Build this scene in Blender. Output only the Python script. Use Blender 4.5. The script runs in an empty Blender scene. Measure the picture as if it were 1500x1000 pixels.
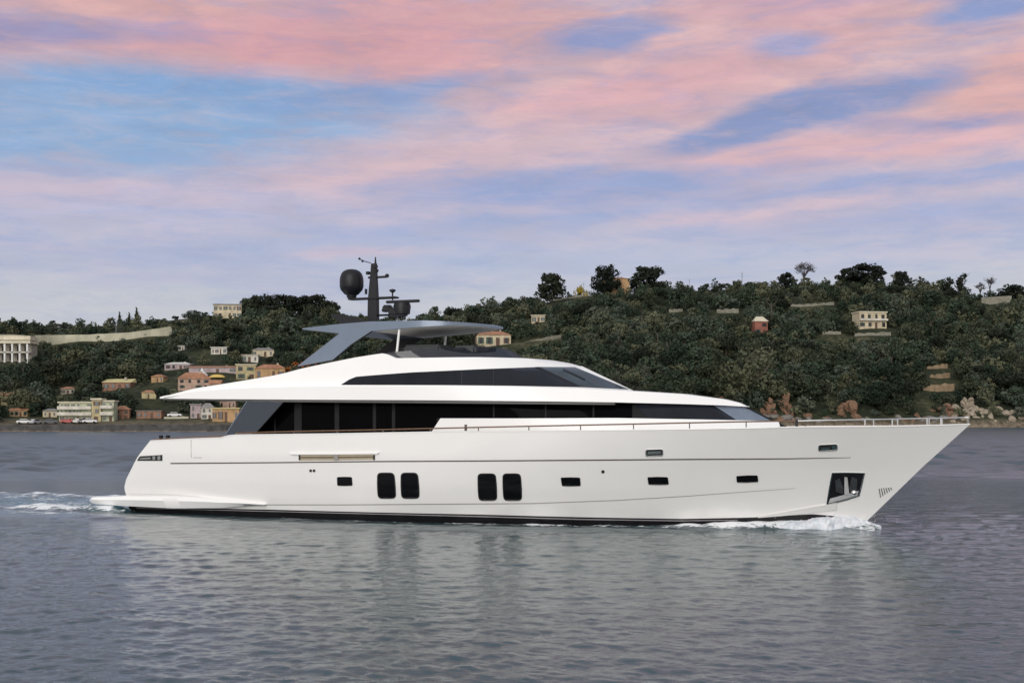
import bpy, bmesh, math, random
import numpy as np
from mathutils import Vector, Matrix
rs = random.Random(4); rng = np.random.default_rng(7)
S = bpy.context.scene
COL = S.collection
R = math.radians
# ------------------------------------------------------------------ camera, sky, sun, exposure
F, H, U0, V0 = 1796.0, 3.58, 750.0, 612.0          # focal length in photo pixels, eye height, horizon row
PSI = R(22)                                        # heading of the yacht, bow turned towards the viewer
cam = bpy.data.cameras.new('camera'); camo = bpy.data.objects.new('camera', cam); COL.objects.link(camo)
camo.location = (0, 0, H); camo.rotation_euler = (R(90), 0, 0)
cam.sensor_width = 36; cam.lens = 36 * F / 1500; cam.shift_y = (V0 - 500) / 1500
cam.clip_start = 0.5; cam.clip_end = 20000
S.camera = camo
SUN = Vector((-0.26, -0.90, 0.34)).normalized()
w = bpy.data.worlds.new('World'); S.world = w; w.use_nodes = True
sun = bpy.data.lights.new('sun', 'SUN'); suno = bpy.data.objects.new('sun', sun); COL.objects.link(suno)
sun.energy = 1.85; sun.angle = R(50); sun.color = (1.0, 0.965, 0.935)
suno.rotation_euler = SUN.to_track_quat('Z', 'Y').to_euler()
S.view_settings.view_transform = 'Standard'; S.view_settings.look = 'None'
S.view_settings.exposure = 0; S.view_settings.gamma = 1
S.render.resolution_x = 1024; S.render.resolution_y = 682

def lin(c):
    return tuple((v / 255 / 12.92 if v / 255 <= 0.04045 else ((v / 255 + 0.055) / 1.055) ** 2.4) for v in c) + (1.0,)

class NT:                                           # small node-tree writer
    def __init__(s, t): s.t = t; s.n = t.nodes; s.l = t.links
    def new(s, kind, **k):
        n = s.n.new(kind)
        for a, b in k.items(): setattr(n, a, b)
        return n
    def put(s, sock, v):
        if isinstance(v, bpy.types.NodeSocket): s.l.new(v, sock)
        else: sock.default_value = v
    def math(s, op, a, b=0.0, clamp=False):
        n = s.new('ShaderNodeMath', operation=op, use_clamp=clamp); s.put(n.inputs[0], a); s.put(n.inputs[1], b); return n.outputs[0]
    def mix(s, f, a, b, blend='MIX'):
        n = s.new('ShaderNodeMix', data_type='RGBA', blend_type=blend); n.clamp_factor = True
        s.put(n.inputs['Factor'], f); s.put(n.inputs[6], a); s.put(n.inputs[7], b); return n.outputs[2]
    def noise(s, vec, scale, detail=4, rough=0.55, dist=0.0):
        n = s.new('ShaderNodeTexNoise'); n.inputs['Scale'].default_value = scale; n.inputs['Detail'].default_value = detail
        n.inputs['Roughness'].default_value = rough; n.inputs['Distortion'].default_value = dist
        if vec is not None: s.l.new(vec, n.inputs['Vector'])
        return n
    def ramp(s, fac, stops, interp='LINEAR'):
        n = s.new('ShaderNodeValToRGB'); n.color_ramp.interpolation = interp
        e = n.color_ramp.elements
        while len(e) < len(stops): e.new(0.5)
        for i, (p, c) in enumerate(stops):
            e[i].position = p; e[i].color = c if not isinstance(c, (int, float)) else (c, c, c, 1)
        s.put(n.inputs[0], fac); return n.outputs[0]
    def mapping(s, vec, loc=(0, 0, 0), rot=(0, 0, 0), scale=(1, 1, 1), typ='POINT'):
        n = s.new('ShaderNodeMapping', vector_type=typ); s.put(n.inputs['Vector'], vec)
        n.inputs['Location'].default_value = loc; n.inputs['Rotation'].default_value = rot; n.inputs['Scale'].default_value = scale
        return n.outputs[0]

def build_sky():
    q = NT(w.node_tree); q.n.clear()
    out = q.new('ShaderNodeOutputWorld'); bg = q.new('ShaderNodeBackground'); q.l.new(bg.outputs[0], out.inputs[0])
    sky = q.new('ShaderNodeTexSky', sky_type='NISHITA'); sky.sun_disc = False
    sky.sun_elevation = math.asin(SUN.z); sky.sun_rotation = math.atan2(SUN.x, SUN.y)
    tc = q.new('ShaderNodeTexCoord'); sep = q.new('ShaderNodeSeparateXYZ'); q.l.new(tc.outputs['Generated'], sep.inputs[0])
    x, y, z = sep.outputs
    az = q.math('ARCTAN2', x, y); el = q.math('ARCSINE', z)
    cb = q.new('ShaderNodeCombineXYZ'); q.l.new(az, cb.inputs[0]); q.l.new(el, cb.inputs[1]); v0 = cb.outputs[0]
    # wind-drawn warp of the cloud field
    wn = q.noise(q.mapping(v0, rot=(0, 0, R(-9)), scale=(3.2, 11, 1)), 1.6, 5, 0.6)
    wv = q.new('ShaderNodeVectorMath', operation='SUBTRACT'); q.l.new(wn.outputs['Color'], wv.inputs[0]); wv.inputs[1].default_value = (.5, .5, .5)
    ws = q.new('ShaderNodeVectorMath', operation='MULTIPLY'); q.l.new(wv.outputs[0], ws.inputs[0]); ws.inputs[1].default_value = (0.13, 0.034, 0)
    va = q.new('ShaderNodeVectorMath', operation='ADD'); q.l.new(v0, va.inputs[0]); q.l.new(ws.outputs[0], va.inputs[1]); v = va.outputs[0]
    sw = q.new('ShaderNodeSeparateXYZ'); q.l.new(v, sw.inputs[0]); elw = sw.outputs[1]
    ec = lambda row: (V0 - row) / F / 0.6
    base = q.ramp(q.math('DIVIDE', elw, 0.6, True), [(0.0, lin((206, 204, 206))), (ec(440), lin((194, 196, 206))), (ec(370), lin((184, 188, 211))),
            (ec(270), lin((198, 182, 200))), (ec(150), lin((205, 173, 182))), (ec(0), lin((213, 168, 167))), (0.66, lin((172, 174, 190))), (0.85, lin((136, 160, 182)))])
    def blob(u, r, ru, rv, ang):
        m = q.mapping(v, loc=((u - U0) / F, (V0 - r) / F, 0), rot=(0, 0, R(ang)), scale=(ru / F, rv / F, 1), typ='TEXTURE')
        g = q.new('ShaderNodeTexGradient', gradient_type='SPHERICAL'); q.l.new(m, g.inputs[0]); return g.outputs['Fac']
    fine = q.noise(q.mapping(v0, rot=(0, 0, R(-12)), scale=(4, 17, 1)), 3.0, 8, 0.62, 0.3).outputs['Fac']
    fine2 = q.noise(q.mapping(v0, loc=(3, 1, 0), rot=(0, 0, R(-6)), scale=(3, 20, 1)), 1.3, 6, 0.6, 0.2).outputs['Fac']
    col = base
    # general thin blue streaks
    st = q.ramp(fine2, [(0.46, 0.0), (0.64, 1.0)])
    col = q.mix(q.math('MULTIPLY', st, 0.60), col, lin((166, 172, 206)))
    sp = q.ramp(fine, [(0.48, 0.0), (0.70, 1.0)])
    elm = q.math('MULTIPLY', q.math('SUBTRACT', el, 0.08), 7.0, True)
    col = q.mix(q.math('MULTIPLY', q.math('MULTIPLY', sp, elm), 0.62), col, lin((230, 188, 178)))
    blobs = [  # u, row, ru, rv, tilt, colour, weight
        (480, 85, 430, 80, 4, (214, 157, 163), 0.9), (1000, 130, 380, 60, 10, (222, 172, 176), 0.8),
        (1460, 165, 260, 65, 12, (225, 172, 166), 1.0), (90, 20, 330, 60, 0, (226, 172, 163), 0.9), (1180, 30, 250, 45, 5, (214, 165, 178), .6),
        (660, 240, 330, 60, 8, (214, 184, 192), 0.7), (1250, 235, 380, 36, 3, (222, 178, 182), .9),
        (100, 205, 640, 92, 2, (132, 172, 213), 1.25), (330, 158, 330, 30, -2, (128, 164, 208), 1.1), (560, 150, 230, 24, 10, (134, 158, 202), 0.9), (60, 98, 300, 26, 3, (156, 148, 186), 1.0),
        (890, 74, 130, 26, 10, (136, 150, 197), 1.1), (1175, 182, 260, 36, 12, (126, 145, 192), 1.4), (1340, 205, 150, 16, -2, (150, 150, 190), .8), (1460, 55, 130, 42, 8, (128, 152, 202), 1.2),
        (1145, 90, 90, 28, 0, (154, 158, 198), .9), (860, 274, 400, 30, 2, (146, 162, 205), 1.1), (1320, 285, 420, 18, 2, (160, 168, 206), .9), (1300, 330, 480, 26, 2, (163, 172, 208), .5),
        (800, 318, 400, 20, 4, (158, 170, 208), .7), (600, 350, 400, 30, 4, (164, 174, 208), .6), (240, 318, 460, 40, 3, (180, 184, 214), .6), (700, 385, 600, 26, 0, (172, 182, 210), .6),
        (1150, 312, 300, 20, 3, (210, 186, 198), .6), (120, 300, 300, 26, 0, (198, 186, 206), .7), (520, 380, 160, 12, 3, (206, 184, 198), .5)]
    for (u, r, ru, rv, a, c, wt) in blobs:
        f = q.math('MULTIPLY', blob(u, r, ru, rv, a), wt * 1.5)
        f = q.math('MULTIPLY', f, q.math('ADD', -0.15, q.math('MULTIPLY', fine, 2.2)))
        col = q.mix(q.math('MAXIMUM', q.math('MINIMUM', f, 0.88), 0.0), col, lin(c))
    # light and dark streaks within the cloud sheet
    wis = q.noise(q.mapping(v0, loc=(7, 2, 0), rot=(0, 0, R(-10)), scale=(7, 36, 1)), 2.6, 9, 0.66, 0.6).outputs['Fac']
    wm = q.ramp(wis, [(0.44, 0.0), (0.70, 1.0)])
    col = q.mix(q.math('MULTIPLY', q.math('MULTIPLY', wm, elm), 0.26), col, lin((233, 194, 182)))
    wd2 = q.ramp(wis, [(0.30, 1.0), (0.50, 0.0)])
    col = q.mix(q.math('MULTIPLY', wd2, 0.34), col, lin((150, 164, 204)))
    br = q.math('ADD', 1.02, q.math('MULTIPLY', q.math('MULTIPLY', q.math('SUBTRACT', fine, 0.5), 0.5), q.math('ADD', 0.35, q.math('MULTIPLY', elm, 0.65))))
    vm = q.new('ShaderNodeVectorMath', operation='SCALE'); q.l.new(col, vm.inputs[0]); q.l.new(br, vm.inputs['Scale'])
    # the cloud sheet is brighter on the side of the sun
    dt = q.new('ShaderNodeVectorMath', operation='DOT_PRODUCT'); q.l.new(tc.outputs['Generated'], dt.inputs[0]); dt.inputs[1].default_value = SUN
    gl = q.math('ADD', 1.0, q.math('MULTIPLY', q.math('MAXIMUM', dt.outputs['Value'], 0.0), 0.75))
    vm2 = q.new('ShaderNodeVectorMath', operation='SCALE'); q.l.new(vm.outputs[0], vm2.inputs[0]); q.l.new(gl, vm2.inputs['Scale'])
    nf = q.math('MULTIPLY', q.math('ADD', dt.outputs['Value'], 0.35), 1.2, True)
    wide = q.mix(q.math('MULTIPLY', nf, 0.85), vm2.outputs[0], (0.80, 0.79, 0.76, 1))
    sk = q.new('ShaderNodeVectorMath', operation='SCALE'); q.l.new(sky.outputs[0], sk.inputs[0]); sk.inputs['Scale'].default_value = 0.10
    fin = q.mix(0.9, sk.outputs[0], wide)
    q.l.new(fin, bg.inputs['Color']); bg.inputs['Strength'].default_value = 1.0
build_sky()

# ------------------------------------------------------------------ materials
MATS = {}
def mat(name, col, rough=0.5, metal=0.0, var=0.12, scale=3.0, spec=0.5, coat=0.0, bump=0.0, bscale=None):
    if name in MATS: return MATS[name]
    m = bpy.data.materials.new(name); m.use_nodes = True; q = NT(m.node_tree); b = q.n['Principled BSDF']
    tc = q.new('ShaderNodeTexCoord'); nz = q.noise(tc.outputs['Object'], scale, 5, 0.6)
    c = tuple(col[:3]); lo = tuple(v * (1 - var) for v in c) + (1,); hi = tuple(min(1, v * (1 + var)) for v in c) + (1,)
    q.l.new(q.ramp(nz.outputs['Fac'], [(0.3, lo), (0.7, hi)]), b.inputs['Base Color'])
    b.inputs['Roughness'].default_value = rough; b.inputs['Metallic'].default_value = metal
    b.inputs['Specular IOR Level'].default_value = spec; b.inputs['Coat Weight'].default_value = coat; b.inputs['Coat Roughness'].default_value = 0.05
    if bump:
        n2 = q.noise(tc.outputs['Object'], bscale or scale * 4, 5, 0.6); bp = q.new('ShaderNodeBump'); bp.inputs['Strength'].default_value = bump
        q.l.new(n2.outputs['Fac'], bp.inputs['Height']); q.l.new(bp.outputs[0], b.inputs['Normal'])
    MATS[name] = m; return m
def tinted(name, tint, amount, rough=0.03):
    m = bpy.data.materials.new(name); m.use_nodes = True; q = NT(m.node_tree); b = q.n['Principled BSDF']
    b.inputs['Base Color'].default_value = tuple(tint) + (1,); b.inputs['Roughness'].default_value = rough; b.inputs['IOR'].default_value = 1.65
    tr = q.new('ShaderNodeBsdfTransparent'); tr.inputs[0].default_value = (0.55, 0.6, 0.68, 1)
    mx = q.new('ShaderNodeMixShader'); mx.inputs[0].default_value = amount
    q.l.new(tr.outputs[0], mx.inputs[1]); q.l.new(b.outputs[0], mx.inputs[2]); q.l.new(mx.outputs[0], q.n['Material Output'].inputs[0])
    MATS[name] = m; return m
WHITE = mat('white gelcoat', (0.83, 0.815, 0.80), 0.18, var=0.022, scale=0.35, coat=0.6)
WHITE2 = mat('white superstructure paint', (0.86, 0.85, 0.84), 0.3, var=0.015, scale=0.5, coat=0.25)
GREYW = mat('grey groove shadow paint', (0.30, 0.28, 0.27), 0.4, var=0.05)
BOOT = mat('black antifouling', (0.012, 0.010, 0.012), 0.35, var=0.3)
LINE = mat('dark rubbing strake', (0.10, 0.085, 0.08), 0.4, var=0.1)
GLASS = mat('dark window glass', (0.002, 0.002, 0.0025), 0.05, var=0.2, scale=1.0, spec=0.03)
GLASS2 = mat('dark upper window glass', (0.012, 0.014, 0.02), 0.05, var=0.3, scale=0.8, spec=0.20)
SHIELD = mat('windshield glass', (0.022, 0.036, 0.042), 0.06, var=0.5, scale=1.2, spec=0.6, coat=0.35)
FRAME = mat('window frame rubber', (0.02, 0.02, 0.02), 0.45, var=0.2)
PILLAR = mat('dark grey pillar', (0.014, 0.014, 0.015), 0.5, var=0.2, spec=.15)
SOFFIT_SHADE = mat('grey soffit', (0.10, 0.098, 0.094), 0.6, var=.1)
HARD = mat('blue grey metallic hardtop paint', (0.16, 0.20, 0.265), 0.32, metal=0.35, var=0.06, scale=0.7, coat=0.4)
UNDER = mat('pale grey hardtop lining', (0.74, 0.72, 0.67), 0.6, var=0.05)
BLACK = mat('matt black mast paint', (0.010, 0.010, 0.013), 0.42, var=0.2, spec=0.3)
STEEL = mat('polished stainless steel', (0.72, 0.72, 0.72), 0.16, metal=1.0, var=0.05)
TEAK = mat('varnished teak rail', (0.16, 0.09, 0.05), 0.4, var=0.25, scale=9)
BEIGE = mat('beige recess lining', (0.42, 0.36, 0.26), 0.5, var=0.1)
DECK = mat('teak deck', (0.36, 0.25, 0.16), 0.6, var=0.2, scale=6)
WING = tinted('tinted wing glass', (0.028, 0.040, 0.062), 0.85)
SCREEN = tinted('tinted windscreen glass', (0.018, 0.02, 0.028), 0.78)

# ------------------------------------------------------------------ object helpers
def link(name, me, mt=None, parent=None, smooth=None):
    o = bpy.data.objects.new(name, me); COL.objects.link(o)
    if mt is not None:
        for m in (mt if isinstance(mt, (list, tuple)) else [mt]): me.materials.append(m)
    if parent is not None: o.parent = parent
    if smooth is not None:
        for p in me.polygons: p.use_smooth = True
        me.set_sharp_from_angle(angle=R(smooth))
    return o
def mesh(name, V, Fc, mt=None, parent=None, smooth=None, merge=0):
    me = bpy.data.meshes.new(name); me.from_pydata([tuple(v) for v in V], [], Fc); me.update()
    bm = bmesh.new(); bm.from_mesh(me)
    if merge: bmesh.ops.remove_doubles(bm, verts=bm.verts, dist=merge)
    bmesh.ops.recalc_face_normals(bm, faces=bm.faces); bm.to_mesh(me); bm.free()
    return link(name, me, mt, parent, smooth)
def frombm(name, bm, mt=None, parent=None, smooth=None):
    bmesh.ops.recalc_face_normals(bm, faces=bm.faces)
    me = bpy.data.meshes.new(name); bm.to_mesh(me); bm.free(); return link(name, me, mt, parent, smooth)
def tag(o, label=None, cat=None, group=None, kind=None):
    if label: o['label'] = label
    if cat: o['category'] = cat
    if group: o['group'] = group
    if kind: o['kind'] = kind
    return o
def empty(name, loc=(0, 0, 0), rz=0.0):
    o = bpy.data.objects.new(name, None); COL.objects.link(o); o.location = loc; o.rotation_euler = (0, 0, rz); o.empty_display_size = 0.3
    return o
def bm_box(bm, c, s, rz=0.0, bev=0.0):
    r = bmesh.ops.create_cube(bm, size=1.0, matrix=Matrix.Translation(c) @ Matrix.Rotation(rz, 4, 'Z') @ Matrix.Diagonal((s[0], s[1], s[2], 1)))
    if bev:
        ed = list({e for v in r['verts'] for e in v.link_edges}); bmesh.ops.bevel(bm, geom=ed, offset=bev, segments=2, affect='EDGES')
def bm_tube(bm, pts, r, n=8, r2=None):
    pts = [Vector(p) for p in pts]; rings = []
    for i, p in enumerate(pts):
        d = (pts[min(i + 1, len(pts) - 1)] - pts[max(i - 1, 0)]).normalized()
        a = d.orthogonal().normalized() if abs(d.z) > 0.95 else d.cross(Vector((0, 0, 1))).normalized(); b = d.cross(a)
        rr = r if r2 is None else r + (r2 - r) * i / (len(pts) - 1)
        rings.append([bm.verts.new(p + rr * (math.cos(6.28318 * k / n) * a + math.sin(6.28318 * k / n) * b)) for k in range(n)])
    for A, B in zip(rings, rings[1:]):
        for k in range(n): bm.faces.new((A[k], A[(k + 1) % n], B[(k + 1) % n], B[k]))
    bm.faces.new(rings[0][::-1]); bm.faces.new(rings[-1])
def tube(name, pts, r, mt, parent=None, n=8, r2=None):
    bm = bmesh.new(); bm_tube(bm, pts, r, n, r2); return frombm(name, bm, mt, parent, 50)
def lathe(bm, prof, c, n=24, axis=None):
    rings = []
    for (r, z) in prof:
        rings.append([bm.verts.new((c[0] + r * math.cos(6.28318 * k / n), c[1] + r * math.sin(6.28318 * k / n), c[2] + z)) for k in range(n)])
    for A, B in zip(rings, rings[1:]):
        for k in range(n): bm.faces.new((A[k], A[(k + 1) % n], B[(k + 1) % n], B[k]))
    bm.faces.new(rings[0][::-1]); bm.faces.new(rings[-1])

# ------------------------------------------------------------------ the yacht: frame and lines
cp, sp_ = math.cos(PSI), math.sin(PSI)
OX, OY = 3.4 * sp_, 41.7 + 3.4 * cp
yacht = empty('motor_yacht', (OX, OY, 0), -PSI)
tag(yacht, 'long white motor yacht with black windows and blue grey hardtop under way', 'yacht')
def P(u, v, yl):
    a = (u - U0) / F; lam = (yl + OX * sp_ + OY * cp) / (a * sp_ + cp); X = a * lam
    return (X - OX) * cp - (lam - OY) * sp_, H - (v - V0) / F * lam
def PV(u, v, yl):
    x, z = P(u, v, yl); return Vector((x, yl, z))
def PS(hb, u, v):
    y = -2.5
    for _ in range(40):
        x, z = P(u, v, y); y = 0.4 * y - 0.6 * hb(x, z)
    x, z = P(u, v, y); return x, -hb(x, z), z
def nrm(hb, x, z, e=0.02):
    n = Vector((-(hb(x + e, z) - hb(x - e, z)) / (2 * e), -1, -(hb(x, z + e) - hb(x, z - e)) / (2 * e))); n.normalize(); return n
def curve(hb, pts):
    q = sorted((PS(hb, u, v)[0], PS(hb, u, v)[2]) for u, v in pts); xs = [a for a, _ in q]; zs = [b for _, b in q]
    return lambda x: float(np.interp(x, xs, zs))
def gfun(t, p):
    t = min(max(t, 0.0), 1.0); return 1 - (1 - t) ** p
def lerp(a, b, t): return a + (b - a) * t

# hull
st_top = P(1422, 620.5, 0); st_mid = P(1352, 683, 0); st_bot = P(1285, 748, 0)
def xstem(z):
    zs = [-1.5, st_bot[1], st_mid[1], st_top[1], 5.0]
    d = (st_mid[0] - st_bot[0]) / (st_mid[1] - st_bot[1]); d2 = (st_top[0] - st_mid[0]) / (st_top[1] - st_mid[1])
    return float(np.interp(z, zs, [st_bot[0] - d * (st_bot[1] + 1.5), st_bot[0], st_mid[0], st_top[0], st_top[0] + d2 * (5 - st_top[1])]))
def hull_hb(x, z):
    k = min(max(z / 3.2, -0.25), 1.05)
    bm_ = float(np.interp(z, [-0.8, 0.0, 0.6, 1.2, 2.2, 4], [2.7, 3.15, 3.32, 3.42, 3.5, 3.5]))
    L = 19 - 4.0 * k; p = 2.05 + 0.25 * k
    b = bm_ * gfun((xstem(z) - x) / L, p)
    if x < -7: b -= 0.32 * ((-7 - x) / 9.6) ** 2
    return max(b, 0.0)
tr_pts = [(223, 645), (204, 667.7), (197.5, 678), (183.6, 702), (179, 714.5), (180.5, 723), (182, 760)]
tr = sorted([(P(u, v, -3.15)[1], P(u, v, -3.15)[0]) for u, v in tr_pts])
def xtr(z): return float(np.interp(z, [a for a, _ in tr], [b for _, b in tr]))
zsheer = curve(hull_hb, [(222, 645), (270, 642.5), (328, 640.5), (337, 636.5), (500, 634.5), (640, 632), (850, 630), (930, 629), (1010, 628), (1093, 626.5), (1160, 625), (1300, 624), (1380, 622), (1421, 620.6)])
zboot = curve(hull_hb, [(181, 741), (400, 746), (700, 753), (850, 757), (1000, 759.5), (1100, 757.5), (1190, 752.5), (1240, 757), (1284, 766)])

def shell(name, hb, xa, xf, zlo, zhi, ns, nr, mt, parent, top=True, bottom=True, camber=0.0, spow=1.8, smooth=35, aft=True):
    V = []; Fc = []; idx = {}
    for i in range(ns + 1):
        s = 1 - (1 - i / ns) ** spow
        for j in range(nr + 1):
            r = j / nr; x = lerp(xa(1), xf(1), s); z = 0
            for _ in range(14):
                z = lerp(zlo(x), zhi(x), r); x = lerp(xa(z), xf(z), s)
            b = hb(x, z) if i < ns else 0.0
            idx[i, j, 0] = len(V); V.append((x, -b, z)); idx[i, j, 1] = len(V); V.append((x, b, z))
        for e, jj in (('t', nr), ('b', 0)):
            x0, y0, z0 = V[idx[i, jj, 0]]
            idx[i, e] = len(V); V.append((x0, 0, z0 + (camber * abs(y0) / 3 if e == 't' else 0)))
    for i in range(ns):
        for j in range(nr):
            Fc.append((idx[i, j, 0], idx[i + 1, j, 0], idx[i + 1, j + 1, 0], idx[i, j + 1, 0]))
            Fc.append((idx[i, j, 1], idx[i, j + 1, 1], idx[i + 1, j + 1, 1], idx[i + 1, j, 1]))
        for e, jj, on in (('t', nr, top), ('b', 0, bottom)):
            if on:
                Fc.append((idx[i, jj, 0], idx[i + 1, jj, 0], idx[i + 1, e], idx[i, e])); Fc.append((idx[i, e], idx[i + 1, e], idx[i + 1, jj, 1], idx[i, jj, 1]))
    if aft:
        for j in range(nr): Fc.append((idx[0, j, 0], idx[0, j + 1, 0], idx[0, j + 1, 1], idx[0, j, 1]))
        if top: Fc.append((idx[0, nr, 0], idx[0, 't'], idx[0, nr, 1]))
    return mesh(name, V, Fc, mt, parent, smooth, 1e-4)
def poly_at(pts, s):
    n = len(pts) - 1; k = min(int(s * n), n - 1); t = s * n - k
    return lerp(pts[k][0], pts[k + 1][0], t), lerp(pts[k][1], pts[k + 1][1], t)
def patch(name, hb, top, bot, mt, parent, off=0.012, n=30, m=4, back=0.03):
    V = []; Fc = []
    for i in range(n + 1):
        a = poly_at(top, i / n); b = poly_at(bot, i / n)
        for j in range(m + 1):
            t = j / m; x, y, z = PS(hb, lerp(a[0], b[0], t), lerp(a[1], b[1], t)); nn = nrm(hb, x, z)
            V.append(Vector((x, y, z)) + nn * off)
    k = len(V)
    for i in range(n + 1):
        for j in range(m + 1):
            x, y, z = V[i * (m + 1) + j]; V.append(Vector((x, y, z)) + Vector((0, 1, 0)) * (off + back))
    g = lambda i, j, l=0: l * k + i * (m + 1) + j
    for i in range(n):
        for j in range(m):
            Fc.append((g(i, j), g(i + 1, j), g(i + 1, j + 1), g(i, j + 1)))
        for j in (0, m): Fc.append((g(i, j), g(i + 1, j), g(i + 1, j, 1), g(i, j, 1)))
    for j in range(m):
        for i in (0, n): Fc.append((g(i, j), g(i, j + 1), g(i, j + 1, 1), g(i, j, 1)))
    return mesh(name, V, Fc, mt, parent, 40)
def rounded(c, rad, seg=5):
    out = []
    n = len(c)
    for i in range(n):
        p = Vector(c[i]).to_2d() if len(c[i]) > 2 else Vector(c[i]); a = (Vector(c[i - 1]) - p); b = (Vector(c[(i + 1) % n]) - p)
        ra = min(rad, a.length * .45); rb = min(rad, b.length * .45); s = p + a.normalized() * ra; e = p + b.normalized() * rb
        for k in range(seg + 1):
            t = k / seg; out.append(tuple((1 - t) ** 2 * s + 2 * t * (1 - t) * p + t * t * e))
    return out
def densify(px, step):
    out = []
    for (a, b) in zip(px, px[1:] + px[:1]):
        k = max(1, int(math.hypot(b[0] - a[0], b[1] - a[1]) / step))
        out += [(lerp(a[0], b[0], i / k), lerp(a[1], b[1], i / k)) for i in range(k)]
    return out
def plate(name, hb, px, mt, parent, off, back=0.05):
    c = Vector((sum(a for a, _ in px) / len(px), sum(b for _, b in px) / len(px))); n = len(px); V = []; R_ = 4
    for r in range(R_):
        for u, v in px:
            p = c.lerp(Vector((u, v)), 1 - r / R_); x, y, z = PS(hb, p.x, p.y); V.append(Vector((x, y, z)) + nrm(hb, x, z) * off)
    x, y, z = PS(hb, c.x, c.y); V.append(Vector((x, y, z)) + nrm(hb, x, z) * off); m = len(V) - 1
    Fc = [((R_ - 1) * n + i, (R_ - 1) * n + (i + 1) % n, m) for i in range(n)]
    for r in range(R_ - 1): Fc += [(r * n + i, r * n + (i + 1) % n, (r + 1) * n + (i + 1) % n, (r + 1) * n + i) for i in range(n)]
    for i in range(n): V.append(V[i] + Vector((0, off + back, 0)))
    Fc += [(i, (i + 1) % n, m + 1 + (i + 1) % n, m + 1 + i) for i in range(n)]
    return mesh(name, V, Fc, mt, parent, 40)
def ringplate(name, hb, px, k, mt, parent, off, back=0.05):
    c = Vector((sum(a for a, _ in px) / len(px), sum(b for _, b in px) / len(px))); n = len(px); V = []
    for sc in (0, 1):
        for u, v in px:
            p = Vector((u, v)); d = (p - c).normalized() * (k * sc); p = p + d
            x, y, z = PS(hb, p.x, p.y); V.append(Vector((x, y, z)) + nrm(hb, x, z) * off)
    for i in range(2 * n): V.append(V[i] + Vector((0, off + back, 0)))
    Fc = []
    for i in range(n):
        j = (i + 1) % n; Fc += [(i, j, n + j, n + i), (i, j, 2 * n + j, 2 * n + i), (n + i, n + j, 3 * n + j, 3 * n + i)]
    return mesh(name, V, Fc, mt, parent, 40)

hull = shell('hull', hull_hb, xtr, xstem, zboot, zsheer, 90, 20, WHITE, yacht, top=False, bottom=False, smooth=40)
boot = shell('boot_stripe', hull_hb, xtr, xstem, lambda x: -0.7, zboot, 70, 5, BOOT, hull, top=False, bottom=True)
# deck and inner bulwark
deck = shell('deck', lambda x, z: max(hull_hb(x, z) - 0.12, 0), lambda z: xtr(z) + 0.1, lambda z: xstem(z) - 0.25, lambda x: zsheer(x) - 0.68, lambda x: zsheer(x) - 0.6, 50, 1, DECK, yacht)
def cap_rail():
    V = []; Fc = []; n = 80
    for i in range(n + 1):
        x = lerp(xtr(2.85) + 0.02, st_top[0] - 0.02, i / n); z = zsheer(x); b = hull_hb(x, z)
        dl = 0.6 * min(1, max(0, (hull_hb(x, z - 0.6) - 0.16) / 0.4)); bl = min(b, hull_hb(x, z - dl)); dl = max(dl, .03) if dl else .0
        for s in (-1, 1):
            for (bb, o, dz) in ((b, 0.012, -0.02), (b, 0.012, 0.012), (b, -0.14, 0.012), (bl, -0.14, -dl if dl else 0.0)): V.append((x, s * max(bb + (o if b > .02 else 0), 0), z + dz))
    for i in range(n):
        for s in (0, 4):
            for k in range(3):
                a = i * 8 + s + k; Fc.append((a, a + 1, a + 9, a + 8))
    return mesh('bulwark_cap', V, Fc, WHITE, hull, 30)
cap_rail()
# knuckle line, spray rail and waterline pinstripe on the hull side
patch('rub_rail', hull_hb, [(250, 677.4), (400, 676.3), (550, 674.6), (700, 673.8), (850, 672.6), (1000, 671.4), (1150, 670.6), (1246, 669.3)],
      [(250, 679.2), (400, 678), (550, 676.4), (700, 675.6), (850, 674.4), (1000, 673.2), (1150, 672.2), (1246, 669.9)], LINE, hull, 0.012, 80, 1)
patch('spray_rail', hull_hb, [(388, 738.2), (500, 738.2), (620, 737.3), (780, 736.2), (900, 731.8), (1000, 726), (1100, 718.8), (1165, 714.4)],
      [(388, 739.4), (500, 739.4), (620, 738.5), (780, 737.3), (900, 732.8), (1000, 726.9), (1100, 719.4), (1165, 714.8)], GREYW, hull, 0.01, 70, 1)  # thin grey strip paints the shadow line along the chine rail
patch('waterline_stripe', hull_hb, [(200, 743.2), (400, 748), (700, 755), (850, 759.2), (1000, 761.5), (1080, 760.6)],
      [(200, 743.9), (400, 748.9), (700, 756.4), (850, 760.6), (1000, 762.7), (1080, 761.4)], mat('grey pinstripe', (0.35, 0.33, 0.34), 0.4), hull, 0.014, 60, 1)
patch('chine_panel', hull_hb, [(1110, 755), (1150, 748), (1190, 741), (1225, 735.5)], [(1110, 757), (1150, 754), (1190, 749.5), (1225, 745)], mat('shaded chine paint', (0.70, 0.69, 0.67), 0.3, var=0.02), hull, 0.05, 14, 2)  # duller white puts the shading below the chine into the paint
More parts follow.
